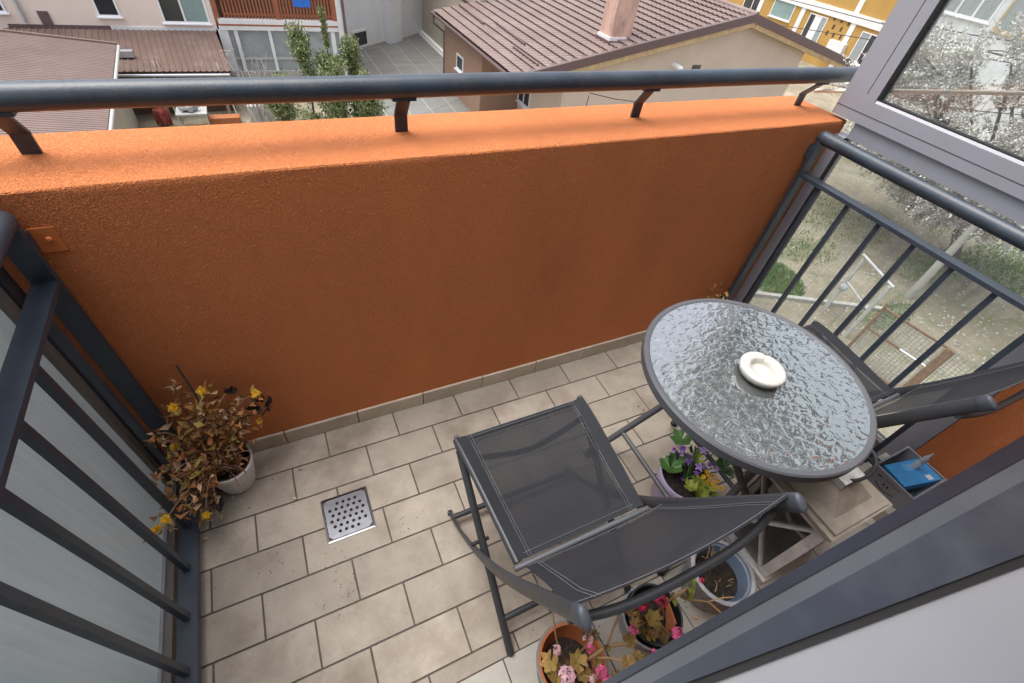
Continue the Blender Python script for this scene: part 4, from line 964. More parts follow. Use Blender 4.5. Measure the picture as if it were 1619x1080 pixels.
# --- crumbs of soil and leaf scraps on the tiles
b = MB(); b2 = MB(); random.seed(21)
def crumbs(cx, cy, r, n, sz):
    for i in range(n):
        a = random.uniform(0, 6.28); d = r * random.random() ** 0.7; q = Vector((cx + math.cos(a) * d, cy + math.sin(a) * d, 0.0015)); k = sz * random.uniform(0.4, 1.2)
        b.hexa([q + Vector((x * k, y * k * 0.8, z * k)) + rv(k * 0.35) for z in (0, 1) for x, y in ((-1, -1), (1, -1), (1, 1), (-1, 1))])
for px, py, r, n, sz in ((540, 925, .09, 34, .0013), (650, 828, .06, 14, .0014), (420, 905, .06, 10, .0012), (1015, 655, .05, 5, .0025), (900, 985, .14, 26, .0014), (1085, 960, .10, 24, .0016), (380, 790, .12, 24, .0015), (640, 960, .3, 30, .001), (880, 590, .25, 16, .0014), (480, 850, .35, 26, .001)):
    q = onz(px, py, 0); crumbs(q.x, q.y, r, n, sz)
tag(b.build('soil_crumbs', 'soil', None), 'dark crumbs of soil scattered on the beige floor tiles', 'crumbs', kind='stuff')
for px, py in ((350, 815), (372, 790), (330, 850), (470, 790), (905, 975), (1095, 975), (470, 742)):
    q = onz(px, py, 0.004); b2.leaf(q + Vector((0, 0, .002)), Vector((random.uniform(-1, 1), random.uniform(-1, 1), 0.1)), Vector((0, 0, 1)), 0.02, 0.009, 0.12)
tag(b2.build('fallen_leaves', 'dry_pale', None), 'small dry fallen leaves lying on the beige floor tiles', 'leaves', kind='stuff')

# ================================================================== THE NEIGHBOURHOOD (ground 7.5 m below the balcony floor)
G = -7.5
gr = MB().box((-260, -60, G - 0.5), (340, 420, G)).build('ground', 'ground'); tag(gr, kind='structure')

def wbox(parent, nm, a, c, m, bev=None):
    return child_of(MB().box([min(a[i], c[i]) for i in range(3)], [max(a[i], c[i]) for i in range(3)]).build(nm, m, None, bev=bev), parent)
def window_y(parent, x0, x1, z0, z1, Y, panes=1, m='window_dark', frame='pvc', fw=0.07, split=None, mats=None):
    """window on a wall facing -y whose face is at Y"""
    f = MB()
    f.box((x0, Y - 0.05, z0), (x0 + fw, Y + 0.02, z1)); f.box((x1 - fw, Y - 0.05, z0), (x1, Y + 0.02, z1))
    f.box((x0 + fw, Y - 0.05, z0), (x1 - fw, Y + 0.02, z0 + fw)); f.box((x0 + fw, Y - 0.05, z1 - fw), (x1 - fw, Y + 0.02, z1))
    cuts = split or [x0 + (x1 - x0) * i / panes for i in range(1, panes)]
    for c in cuts: f.box((c - fw * 0.5, Y - 0.048, z0 + fw), (c + fw * 0.5, Y + 0.02, z1 - fw))
    w_ = child_of(f.build('window', frame, None), parent)
    e = [x0 + fw] + list(cuts) + [x1 - fw]
    for i, (a, c) in enumerate(zip(e, e[1:])):
        MB().box((a + (fw*.5 if i else 0), Y - 0.02, z0 + fw), (c - (fw*.5 if i < len(e) - 2 else 0), Y - 0.012, z1 - fw)).build('pane', mats[i] if mats else m, w_)
    MB().box((x0 - 0.06, Y - 0.12, z0 - 0.05), (x1 + 0.06, Y - 0.001, z0 - 0.002)).build('sill', frame, w_)
    return w_
def window_x(parent, y0, y1, z0, z1, X, panes=1, m='window_dark', frame='pvc', fw=0.07, mats=None):
    f = MB()
    f.box((X - 0.05, y0, z0), (X + 0.02, y0 + fw, z1)); f.box((X - 0.05, y1 - fw, z0), (X + 0.02, y1, z1))
    f.box((X - 0.05, y0 + fw, z0), (X + 0.02, y1 - fw, z0 + fw)); f.box((X - 0.05, y0 + fw, z1 - fw), (X + 0.02, y1 - fw, z1))
    cuts = [y0 + (y1 - y0) * i / panes for i in range(1, panes)]
    for c in cuts: f.box((X - 0.048, c - fw * 0.5, z0 + fw), (X + 0.02, c + fw * 0.5, z1 - fw))
    w_ = child_of(f.build('window', frame, None), parent)
    e = [y0 + fw] + cuts + [y1 - fw]
    for i, (a, c) in enumerate(zip(e, e[1:])):
        MB().box((X - 0.02, a + (fw*.5 if i else 0), z0 + fw), (X - 0.012, c - (fw*.5 if i < len(e) - 2 else 0), z1 - fw)).build('pane', mats[i] if mats else m, w_)
    MB().box((X - 0.14, y0 - 0.06, z0 - 0.06), (X - 0.001, y1 + 0.06, z0 - 0.002)).build('sill', frame, w_)
    return w_
def corrugated(p00, p01, p10, p11, n, h, th=0.02):
    """p00->p01 run across the ribs, p0x->p1x along them"""
    p00, p01, p10, p11 = map(Vector, (p00, p01, p10, p11)); b = MB()
    nrm = (p01 - p00).cross(p10 - p00).normalized()
    if nrm.z < 0: nrm = -nrm
    prof = []
    for i in range(n):
        for f, hh in ((0, 0), (0.58, 0), (0.68, 1), (0.90, 1)): prof.append(((i + f) / n, hh * h))
    prof.append((1, 0))
    rows = []
    for t in (0, 0.5, 1):
        A = p00 + (p10 - p00) * t; B = p01 + (p11 - p01) * t
        rows.append([b.bm.verts.new(A + (B - A) * f + nrm * hh) for f, hh in prof])
    for r0, r1 in zip(rows, rows[1:]):
        for i in range(len(prof) - 1): b.bm.faces.new((r0[i], r0[i+1], r1[i+1], r1[i]))
    b.face([p00 - nrm * 0.06, p01 - nrm * 0.06, p11 - nrm * 0.06, p10 - nrm * 0.06])
    return b

# --- cream house with wooden balcony
FY = 27.0
def Wy(px, py): return ony(px, py, FY)
ch = empty('cream_house', 'cream rendered house with red wooden balcony above a glazed veranda', 'house', loc=(-3, 30, G))
xr = Wy(337, 20).x; xe = Wy(534, 40).x
wbox(ch, 'wall', (-16, FY, G), (xr - 0.02, FY + 6, 4), 'cream_wall')
p = Wy(156, 26); q = Wy(192, 26); window_y(ch, p.x, q.x, p.z, p.z + 1.5, FY)
p = Wy(260, 36); q = Wy(333, 37); window_y(ch, p.x, q.x, p.z, p.z + 1.6, FY, split=[Wy(294, 35).x], mats=['window_dark', 'window_sage'])
p = Wy(12, 20); window_y(ch, p.x - 1.3, p.x, p.z, p.z + 1.5, FY)
p = Wy(37, 24); child_of(MB().tube([(p.x, FY - 0.09, Wy(46, 35).z), (p.x, FY - 0.09, 2)], 0.055, 10).build('downpipe', 'zinc', None, smooth=True), ch)
p = Wy(58, 17); q = Wy(82, 38); wbox(ch, 'hatch', (Wy(64, 30).x, FY - 0.05, q.z), (Wy(81, 30).x, FY - 0.001, p.z), 'fascia')
z_ = Wy(120, 41).z; wbox(ch, 'flashing', (-8.2, FY - 0.03, z_ - 0.12), (Wy(174, 42).x, FY - 0.001, z_ + 0.03), 'fascia'); wbox(ch, 'flashing', (Wy(175, 42).x, FY - 0.035, z_ - 0.13), (xr - 0.1, FY - 0.001, z_ + 0.02), 'white_trim')
# balcony block
zb = Wy(349, 40).z; zt_ = zb + 0.10; zb0 = Wy(349, 47).z
zf = Wy(357, 29).z
wbox(ch, 'back_wall', (xr, FY + 1.4, G), (xe + 0.35, FY + 6, 4), 'dark_wood')
wbox(ch, 'balcony_slab', (xr + 0.05, FY - 0.05, zb0), (xe, FY + 1.4, zb), 'white_trim')
wbox(ch, 'balcony_edge', (xr + 0.05, FY - 0.06, zb + 0.002), (xe, FY + 0.1, zb + 0.07), 'red_wood')
wbox(ch, 'balcony_cap', (xr + 0.1, FY - 0.055, zb + 0.0705), (xe, FY + 0.1, zf - 0.015), 'white_trim')
for px in (339, 437, 527):
    x = Wy(px, 12).x; wbox(ch, 'post', (x - 0.09, FY - 0.02, zf - 0.2 if px == 339 else zf), (x + 0.09, FY + 0.14, 1.5), 'red_wood')
x0 = Wy(352, 14).x; nb = 34
slat = None
for i in range(nb):
    x = x0 + (xe - 0.2 - x0) * i / (nb - 1)
    if slat is None: slat = child_of(MB().box((-0.035, 0.02, zf), (0.035, 0.045, zf + 0.95)).build('baluster', 'red_wood', None), ch); base_loc = Vector(slat.location); slat.location = base_loc + Vector((x, FY, 0))
    else: inst(slat, ch, base_loc + Vector((x, FY, 0)))
wbox(ch, 'handrail', (x0, FY + 0.0, zf + 0.95), (xe - 0.1, FY + 0.08, zf + 1.03), 'red_wood'); wbox(ch, 'lower_rail', (x0, FY + 0.046, zf + 0.12), (xe - 0.1, FY + 0.085, zf + 0.2), 'red_wood')
wbox(ch, 'veranda_floor', (xr, FY - 0.02, G), (xe, FY + 1.4, Wy(375, 113).z), 'concrete')
zv = Wy(375, 113).z
wbox(ch, 'veranda_pane', (xr + 0.2, FY + 0.10, zv), (xe, FY + 0.11, zb0), 'window_curtain')
for px, w_ in ((352, 0.30), (375, 0.08), (428, 0.07), (483, 0.07), (527, 0.1)):
    x = Wy(px, 60).x; wbox(ch, 'veranda_mullion', (x - w_, FY, zv), (x + w_, FY + 0.099, zb0), 'white_trim')
zr = Wy(450, 93).z; wbox(ch, 'veranda_rail', (xr + 0.3, FY + 0.05, zr - 0.05), (xe, FY + 0.097, zr + 0.05), 'galv')
wbox(ch, 'pilaster', (xe + 0.002, FY - 0.1, G), (Wy(544, 40).x, FY + 1.4, 4), 'white_trim')
xp = Wy(545, 50).x; child_of(MB().tube([(xp + 0.02, FY - 0.16, G), (xp + 0.02, FY - 0.16, 3)], 0.07, 10).build('downpipe', 'fascia', None, smooth=True), ch)
tl = ony(462, 0, FY - 0.06); br_ = ony(491, 12, FY - 0.06)
b = MB(); n = 10
g_ = [[b.bm.verts.new((tl.x + (br_.x - tl.x) * i / n, FY - 0.06 + 0.018 * math.sin(i * 1.1) * (1 - j * 0.3), br_.z + 0.01 * math.sin(i) + (zf + 1.06 - br_.z) * j / 2)) for i in range(n + 1)] for j in range(3)]
for j in range(2):
    for i in range(n): b.bm.faces.new((g_[j][i], g_[j][i+1], g_[j+1][i+1], g_[j+1][i]))
tag(b.build('blue_towel', 'blue_cloth', None, smooth=True), 'bright blue towel hung over the red wooden balcony railing', 'towel')

# --- two metal-roofed sheds
sh2 = empty('lean_to_shed', 'lean-to shed with brown ribbed metal roof against the cream house', 'shed', loc=(-4, 25, G))
ztop = Wy(200, 47).z; zlow = -5.75
pr0 = Vector((Wy(340, 48).x + 0.0, FY - 0.04, ztop)); pr1 = onz(366, 113, zlow)
pl0 = Vector((-8.4, FY - 0.04, ztop)); pl1 = Vector((-8.0, pr1.y + 0.2, zlow))
child_of(corrugated(pl0, pr0, pl1, pr1, 34, 0.03).build('ribbed_roof', 'roof_metal_brown', None), sh2)
child_of(MB().tube([pl1 + Vector((0, -0.06, -0.12)), pr1 + Vector((-0.1, -0.06, -0.12))], 0.06, 10).build('gutter', 'zinc', None, smooth=True), sh2)
wbox(sh2, 'wall', (-8.4, pr1.y + 0.5, G), (pr1.x - 0.3, FY - 0.3, zlow - 0.2), 'dark_wood')  # wall coloured dark for the shadow gap under the low roof edge
for x in (-3.5, -1.2): wbox(sh2, 'post', (x, pr1.y + 0.1, G), (x + 0.12, pr1.y + 0.22, zlow - 0.13), 'plank')
sh1 = empty('metal_roof_shed', 'shed with mauve-brown ribbed metal roof and pale gutter at its edge', 'shed', loc=(-7, 20, G))
r0 = onz(184, 71, -4.8); r1 = r0 + (onz(178, 128, -4.8) - r0).normalized() * 9.5
d = (onz(0, 50, -4.45) - r0).normalized()
l0 = r0 + d * 9; l1 = r1 + d * 9
child_of(corrugated(l0, l1, r0, r1, 62, 0.025).build('ribbed_roof', 'roof_metal', None), sh1)
child_of(MB().tube([r0 + Vector((0.05, 0.02, -0.05)), r1 + Vector((0.05, 0, -0.05))], 0.055, 10).build('gutter', 'galv', None, smooth=True), sh1)
child_of(MB().bar(l0 + Vector((0, 0.03, 0.03)), r0 + Vector((0, 0.03, 0.03)), 0.12, 0.08).build('verge', 'roof_metal', None), sh1)
b = MB().hexa([Vector((p.x, p.y, G)) for p in (l0 + Vector((0,-.3,0)), l1, r1 + Vector((-.35,0,0)), r0 + Vector((-.35,-.3,0)))] + [Vector((p.x, p.y, p.z - 0.12)) for p in (l0 + Vector((0,-.3,0)), l1, r1 + Vector((-.35,0,0)), r0 + Vector((-.35,-.3,0)))])
child_of(b.build('wall', 'beige_wall', None), sh1)
vp = onz(198, 82, -5.35)
b = MB().box((vp.x - 0.4, vp.y - 0.14, -5.52), (vp.x + 0.25, vp.y + 0.14, -5.30)); tag(b.build('roof_duct', 'zinc', None, bev=0.03), 'short galvanised duct lying on the brown ribbed roof', 'duct')

# --- white house wing and beige boundary wall round the court
wh = empty('white_house', 'white rendered house wing with basement window above the paved court', 'house', loc=(8, 36, G))
def vwall(parent, nm, a, c, z0, z1, th, m):
    a = Vector((a[0], a[1], 0)); c = Vector((c[0], c[1], 0)); n_ = Vector((-(c - a).y, (c - a).x, 0)).normalized() * th
    return child_of(MB().hexa([Vector((p.x, p.y, z0)) for p in (a, c, c + n_, a + n_)] + [Vector((p.x, p.y, z1)) for p in (a, c, c + n_, a + n_)]).build(nm, m, None), parent)
vwall(wh, 'wall', (4.6, 31.2), (8.86, 34.7), G, 5, 4, 'white_wall')
vwall(wh, 'pilaster', (8.87, 34.03), (9.86, 34.87), G, 5, 1.0, 'white_wall')
vwall(wh, 'recessed_wall', (9.7, 35.2), (12.4, 37.5), G, 5, 3, 'white_wall')
a_ = Vector((6.1, 32.43, 0)); d_ = Vector((0.77, 0.64, 0)); n_ = Vector((0.64, -0.77, 0))
vwall(wh, 'basement_window', a_ + n_ * 0.02 + d_ * 0.05, a_ + n_ * 0.02 + d_ * 1.35, G + 0.25, G + 0.95, 0.015, 'window_dark')
vwall(wh, 'window_lintel', a_ + n_ * 0.06, a_ + n_ * 0.06 + d_ * 1.4, G + 0.96, G + 1.06, 0.055, 'white_trim')
vwall(wh, 'plinth', (4.6 + 0.05, 31.2 - 0.06), (8.86 + .05, 34.7 - .06), G, G + 0.12, 0.055, 'concrete')
bw = empty('boundary_wall', 'plain beige rendered wall along the paved court with white kerb at its foot', 'wall', loc=(12, 34, G))
wbox(bw, 'wall', (11.95, 26.5, G), (12.3, 37.2, 2.0), 'beige_wall'); wbox(bw, 'kerb', (11.7, 26.5, G + 0.004), (11.948, 37.1, G + 0.13), 'white_trim')
# paved court: slabs of a skewed grid
ct = MB().slab([(4.2, 17, G), (9.98, 17, G), (9.98, 26.5, G), (11.7, 26.6, G), (11.7, 37.3, G), (4.2, 31.0, G)], (0, 0, 0.006)).build('court_paving', 'court_joint'); tag(ct, kind='structure')
e2 = Vector((3.9, 2.68, 0)).normalized(); ux = 1.18
b = MB(); k_ = 0.03
sl_me = None
for i in range(-2, 5):
    for j in range(-8, 4):
        o_ = Vector((6.82 + i * ux, 30.42 + i * ux * e2.y / e2.x + j * 2.15, G + 0.006))
        if o_.y < 18 or o_.x + ux > 11.75: continue
        if sl_me is None:
            sx = ux - k_; sk = sx * e2.y / e2.x
            sl_me = child_of(MB().slab([(0, 0, 0), (sx, sk, 0), (sx, sk + 2.12, 0), (0, 2.12, 0)], (0, 0, 0.012)).build('paving_slab', 'court_slab', None), ct); sl_me.location = o_
        else: inst(sl_me, ct, o_)

# --- house with the big brown tiled roof
hs_ = empty('tiled_roof_house', 'house with broad brown metal-tile roof and plaster chimney across the court', 'house', loc=(18, 20, G))
EL = Vector((9.55, 16.7, -4.18)); AP = Vector((21.3, 16.7, -1.86)); ER = Vector((30.1, 16.7, -3.78)); YB = 27.2
sl = (AP - EL); sn = Vector((-sl.z, 0, sl.x)).normalized()
b = MB(); nc = 25; per = 0.33; ny = int((YB - 16.7) / per); sub = 8; rows = []
for c in range(nc):
    for f, hh in ((0.0, 0.085), (0.97, 0.008)):
        base = EL + sl * ((c + f) / nc); row = []
        for k in range(ny * sub + 1):
            wv = abs(math.sin(math.pi * k / sub))
            row.append(b.bm.verts.new(base + Vector((0, k * per / sub, 0)) + sn * (hh + 0.10 * wv ** 0.55) + (sl.normalized() * (-0.09 * wv) if f == 0 else Vector())))
        rows.append(row)
for r0_, r1_ in zip(rows, rows[1:]):
    for k in range(len(r0_) - 1): b.bm.faces.new((r0_[k], r0_[k+1], r1_[k+1], r1_[k]))
rf = child_of(b.build('roof', 'roof_tile', None, smooth=35), hs_)
child_of(MB().hexa([EL - sn*0.12, AP - sn*0.12, AP + Vector((0, YB-16.7, 0)) - sn*0.12, EL + Vector((0, YB-16.7, 0)) - sn*0.12, EL, AP, AP + Vector((0, YB-16.7, 0)), EL + Vector((0, YB-16.7, 0))]).build('roof_deck', 'fascia', None), hs_)
sr = Vector((0, 0, 0.12))
child_of(MB().hexa([AP - sr, ER - sr, ER + Vector((0, YB-16.7, 0)) - sr, AP + Vector((0, YB-16.7, 0)) - sr, AP + sr*.3, ER + sr*.3, ER + Vector((0, YB-16.7, 0)) + sr*.3, AP + Vector((0, YB-16.7, 0)) + sr*.3]).build('rear_roof_slope', 'roof_tile', None), hs_)
for a, c in ((EL, AP), (AP, ER)):
    dd = Vector((0, -0.06, 0))
    child_of(MB().hexa([a + dd + Vector((0,-.0,-.20)), c + dd + Vector((0,0,-.20)), c + Vector((0,.10,-.20)), a + Vector((0,.10,-.20)), a + dd + Vector((0,0,.13)), c + dd + Vector((0,0,.13)), c + Vector((0,.16,.15)), a + Vector((0,.16,.15))]).build('verge_flashing', 'fascia', None), hs_)
    child_of(MB().hexa([a + Vector((0,-.03,-.40)), c + Vector((0,-.03,-.40)), c + Vector((0,.35,-.40)), a + Vector((0,.35,-.40)), a + Vector((0,-.03,-.203)), c + Vector((0,-.03,-.203)), c + Vector((0,.35,-.203)), a + Vector((0,.35,-.203))]).build('bargeboard', 'raw_wood', None), hs_)
child_of(MB().tube([AP + Vector((0, -0.05, 0.09)), AP + Vector((0, YB - 16.7, 0.09))], 0.12, 10).build('ridge_cap', 'roof_tile', None, smooth=True), hs_)
child_of(MB().tube([EL + Vector((-.07, -0.02, -0.05)), EL + Vector((-.07, YB - 16.7, -0.05))], 0.075, 10).build('gutter', 'fascia', None, smooth=True), hs_)
gp_ = [(12.1, -7.5), (26.4, -7.5), (26.4, -3.35), (21.3, -2.2), (12.1, -4.02)]
child_of(MB().slab([(x, 17.1, z) for x, z in gp_], (0, 9.5, 0)).build('gable_wall', 'gable_wall', None), hs_)
wbox(hs_, 'brown_wall', (10.0, 21.2, G), (12.09, 26.6, -4.12), 'brown_wall')
wbox(hs_, 'porch_soffit', (9.7, 17.0, -4.34), (12.09, 21.19, -4.24), 'raw_wood')
p = onx(724, 84, 10.0); q = onx(731, 112, 10.0)
window_x(hs_, min(p.y, q.y) - 0.15, max(p.y, q.y) + 0.1, -6.1, p.z, 10.0)
wx = onx(836, 165, 12.1); window_x(hs_, wx.y - 0.1, wx.y + 1.2, wx.z - 0.2, wx.z + 1.3, 12.1, panes=2)
dp = Vector((9.5, 26.9, -4.3)); child_of(MB().tube([dp, dp + Vector((0, 0, -0.35)), dp + Vector((0.5, -0.3, -0.7)), dp + Vector((0.5, -0.3, -3))], 0.06, 8).build('downpipe', 'fascia', None, smooth=True), hs_)
p = ony(1066, 104, 17.0); child_of(MB().tube([(p.x, 17.12, p.z + 0.05), (p.x + 0.15, 16.6, p.z - 0.05)], 0.11, 14).build('vent_pipe', 'white_trim', None, smooth=True), hs_)
p = ony(1103, 107, 17.0); wbox(hs_, 'vent_grille', (p.x - 0.25, 17.06, p.z - 0.2), (p.x + 0.25, 17.099, p.z + 0.08), 'window_dark')
# snow guards and chimney on the roof plane
for (ax, ay), (cx, cy) in (((727, 12), (765, 42)), ((783, 39), (830, 75)), ((812, 79), (851, 108)), ((722, -6), (741, 8))):
    a = onp(ax, ay, EL + sn * 0.05, sn); c = onp(cx, cy, EL + sn * 0.05, sn)
    MB().bar(a + sn * 0.07, c + sn * 0.07, 0.06, 0.18, up=sn).build('snow_guard', 'fascia', rf).location = -Vector((0, 0, 0))
c0 = onp(965, 72, EL, sn)
chm = child_of(MB().box((c0.x - 0.1, c0.y, c0.z - 0.3), (c0.x + 0.95, c0.y + 0.85, c0.z + 4.0)).build('chimney', 'chimney_plaster', None, bev=0.02), hs_)
MB().box((c0.x - 0.16, c0.y - 0.06, c0.z + 0.18), (c0.x + 1.01, c0.y + 0.91, c0.z + 0.30)).build('chimney_flashing', 'white_trim', chm)
MB().box((c0.x - 0.22, c0.y - 0.12, c0.z - 0.3), (c0.x + 1.07, c0.y + 0.97, c0.z + 0.178)).build('chimney_apron', 'fascia', chm)
b = MB(); A = ony(932, 147, 16.5); B = ony(1012, 162, 15.5)
b.tube([A, A + (B - A) * 0.5 + Vector((0, 0, -.05)), B], 0.018, 6); b.tube([A + Vector((0, 0, -.1)), A + Vector((-.05, 0, -.9))], 0.018, 6)
child_of(b.build('wall_cable', 'cable_black', None), hs_)

# --- yellow apartment block
YX = 45.0
def Yp(px, py): return onx(px, py, YX)
yb = empty('yellow_apartment_block', 'ochre yellow apartment block with white bands and white framed windows', 'building', loc=(50, 35, G))
wbox(yb, 'wall', (YX, 19.6, G), (YX + 12, 70, 6), 'yellow_wall')
zb1 = Yp(1330, 22).z
wbox(yb, 'string_course', (YX - 0.12, 19.5, zb1 - 0.32), (YX - 0.001, 70, zb1 + 0.32), 'white_trim')
for px, py in ((1267, 25), (1343, 53), (1206, 0)):
    y = Yp(px, py).y; wbox(yb, 'pilaster', (YX - 0.06, y - 0.22, G), (YX - 0.0015, y + 0.22, zb1 - 0.321), 'white_trim')
for px, py in ((1276, -5), (1361, 8)):
    y = Yp(px, py).y; wbox(yb, 'pilaster', (YX - 0.06, y - 0.22, zb1 + 0.321), (YX - 0.0015, y + 0.22, 6), 'white_trim')
p = Yp(1216, 24); q = Yp(1247, 36); window_x(yb, q.y, p.y, p.z, p.z + 1.5, YX, m='window_curtain', mats=['window_sage'])
p = Yp(1283, 20); q = Yp(1311, 28); window_x(yb, q.y, p.y, p.z - 2.1, p.z, YX, panes=3, mats=['window_curtain', 'pvc', 'window_dark'])
p = Yp(1365, 49); q = Yp(1393, 60); window_x(yb, q.y, p.y, p.z - 2.1, p.z, YX, panes=2, mats=['window_dark', 'window_curtain'])
p = Yp(1181, -8); window_x(yb, p.y - 2.2, p.y, p.z - 1.3, p.z + 0.3, YX, panes=2)
p = Yp(1325, 45)
for i, (dy, dz) in enumerate(((-.7, .5), (0, .55), (.7, .55), (-.3, 0), (.45, 0), (-.6, -.5), (.1, -.5), (.75, -.5))):
    wbox(yb, 'vent_hole', (YX - 0.012, p.y + dy - 0.1, p.z + dz - 0.16), (YX - 0.0012, p.y + dy + 0.1, p.z + dz + 0.16), 'dark_wood')
p = Yp(1324, 76); ac_ = wbox(yb, 'air_conditioner', (YX - 0.45, p.y - 0.75, p.z - 0.45), (YX - 0.002, p.y + 0.75, p.z + 0.45), 'white_trim', bev=0.03)
# --- white apartment block
WX = 40.0
def Wp(px, py): return onx(px, py, WX)
wb = empty('white_apartment_block', 'white apartment block with glazed balconies behind the blossoming tree', 'building', loc=(46, 12, G))
wbox(wb, 'wall', (WX, -30, G), (WX + 4.9, 19.4, 8), 'white_wall')
p = Wp(1483, 17); q = Wp(1563, 40)
window_x(wb, q.y + 0.05, p.y, p.z, p.z + 2.2, WX, panes=3, m='window_curtain', fw=0.12)
p = Wp(1567, 48); q = Wp(1640, 68)
window_x(wb, q.y - 0.5, p.y - 0.05, p.z, p.z + 2.3, WX, panes=2, m='window_curtain', frame='raw_wood', fw=0.14)
window_x(wb, q.y - 5.5, q.y - 1.3, p.z, p.z + 2.2, WX, panes=3, m='window_curtain', fw=0.12)
for y in (18.2, 17.1, 15.95, 13.4): wbox(wb, 'panel_joint', (WX - 0.01, y, G), (WX - 0.0012, y + 0.05, p.z - 0.1), 'galv')
# overhead cables
CABS = ('highest thin cable crossing the white apartment wall', 'thin cable sagging across the white wall and crossing another', 'nearly level thin cable just above the blossom crown', 'thin cable crossing the windows of the yellow block', 'thin cable crossing the white band of the yellow block', 'thin cable passing in front of the blossoming tree')
for lab_, run in zip(CABS, ([(1468, 40, 30), (1525, 53, 29), (1619, 68, 27)], [(1459, 54, 30), (1530, 74, 28), (1619, 95, 26)], [(1448, 72, 31), (1520, 78, 30), (1619, 82, 28)], [(1245, 42, 40), (1310, 52, 38), (1395, 66, 35)], [(1250, 0, 40), (1320, 18, 38), (1410, 42, 35)], [(1410, 152, 17), (1520, 172, 16), (1619, 182, 15)])):
    P = [onx(*r) for r in run]; P = [P[0] - (P[1] - P[0]) * 1.2] + P + [P[-1] + (P[-1] - P[-2]) * 1.5]
    tag(MB().tube(smooth_path(P, 6), 0.022 if run[0][2] > 20 else 0.009, 6).build('overhead_cable', 'cable_black', None), lab_, 'cable', 'overhead cables')

# --- trees and shrubs
def limb(b, a, c, r0, r1, wob, n=5):
    a = Vector(a); c = Vector(c); P = [a + (c - a) * (i / n) + (rv(wob) if 0 < i < n else Vector()) for i in range(n + 1)]
    b.tube(P, [r0 + (r1 - r0) * i / n for i in range(n + 1)], 6); return P
def blossom_tree(base, cc, rad, nbig, ntw, nbl, label):
    t = empty('blossom_tree', label, 'tree', loc=base)
    base = Vector(base); cc = Vector(cc); b = MB(); tw = MB(); bl = MB()
    fork = base + (cc - base) * 0.45; limb(b, base, fork, 0.22, 0.15, 0.08)
    ends = []
    for i in range(nbig):
        d = rv(); d.normalize(); e = cc + Vector((d.x * rad[0], d.y * rad[1], d.z * rad[2])) * random.uniform(0.55, 0.9)
        P = limb(b, fork + rv(.1), e, 0.09, 0.025, 0.25, 6); ends += P[2:]
    child_of(b.build('trunk', 'bark', None, smooth=True), t)
    for i in range(ntw):
        s0 = random.choice(ends); d = (s0 - cc); d = Vector((d.x / rad[0], d.y / rad[1], d.z / rad[2])).normalized() + rv(0.9)
        e = s0 + d.normalized() * random.uniform(0.5, 1.5); P = limb(tw, s0, e, 0.014, 0.006, 0.08, 4)
        for _ in range(nbl // ntw):
            k = random.random() * 3.99; q = P[int(k)] + (P[int(k) + 1] - P[int(k)]) * (k % 1) + rv(0.07)
            L = random.uniform(0.05, 0.10); bl.leaf(q, rv(), rv(), L, L * 0.9, 0.2)
    stuff(child_of(tw.build('twigs', 'pale_twig', None), t)); stuff(child_of(bl.build('crown', 'blossom', None), t))
    return t
blossom_tree((23.6, 4.6, G), (22.6, 6.2, -2.6), (3.6, 5.8, 2.7), 80, 6000, 270000, 'white blossoming fruit tree with dense pale twigs in front of the white apartment block')
def shrub(base, top, r, n, label, pale=0.2, rr=1.0):
    t = empty('evergreen_shrub', label, 'shrub', 'evergreens below the balcony', loc=base)
    base = Vector(base); top = Vector(top); H = (top - base).length; b = MB(); lf = MB(); lp = MB()
    limb(b, base, top, 0.06, 0.01, 0.03, 6)
    for i in range(26):
        f = random.uniform(0.15, 0.92); s0 = base + (top - base) * f; a = random.uniform(0, 6.28)
        w_ = r * (1 - f) ** 0.6 * random.uniform(0.5, 1.0)
        e = s0 + Vector((math.cos(a) * w_, math.sin(a) * w_, random.uniform(0.25, 0.6))); limb(b, s0, e, 0.02, 0.005, 0.03, 3)
        for _ in range(n // 26):
            k = random.random(); q = s0 + (e - s0) * k + rv(0.13 * rr)
            L = random.uniform(0.07, 0.13); (lp if random.random() < pale else lf).leaf(q, rv() + Vector((0, 0, 0.8)), rv(), L, L * 0.42, 0.15)
    for i in range(n // 12):
        f = random.uniform(0.8, 1.0); q = base + (top - base) * f + rv(0.07); L = 0.1; (lp if random.random() < 0.5 else lf).leaf(q, rv() + Vector((0, 0, 1)), rv(), L, L * .4, .1)
    child_of(b.build('trunk', 'bark', None), t); stuff(child_of(lf.build('crown', 'evergreen', None), t)); stuff(child_of(lp.build('young_leaves', 'evergreen_pale', None), t))
for px, py, Y, r, n, lab in ((507, 14, 17.0, 0.95, 9000, 'tallest evergreen shrub with yellow tip before the glazed veranda'), (470, 48, 16.6, 0.85, 6500, 'slim evergreen shrub before the veranda mullions'),
                             (552, 66, 17.2, 0.95, 6500, 'sparse evergreen shrub beside the white house downpipe'), (432, 128, 15.6, 1.2, 7000, 'low broad evergreen shrub beside the bare bush'), (578, 118, 16.0, 1.1, 7000, 'low spreading evergreen shrub at the edge of paved court'),
                             (525, 112, 15.8, 1.3, 9000, 'bushy evergreen shrub at the foot of the tallest shrub')):
    tp = ony(px, py, Y); shrub((tp.x + 0.1, Y, G), tp, r, n, lab, rr=1.5)
def bare_bush(base, r, h, label):
    b = MB(); base = Vector(base)
    for i in range(26):
        a = random.uniform(0, 6.28); e = base + Vector((math.cos(a) * r * random.random(), math.sin(a) * r * random.random(), h * random.uniform(.6, 1)))
        P = limb(b, base + rv(.03), e, 0.028, 0.008, 0.08, 5)
        for _ in range(3): limb(b, random.choice(P[2:]), e + rv(0.35), 0.01, 0.004, 0.03, 3)
    tag(b.build('bare_bush', 'pale_twig', None), label, 'bush')
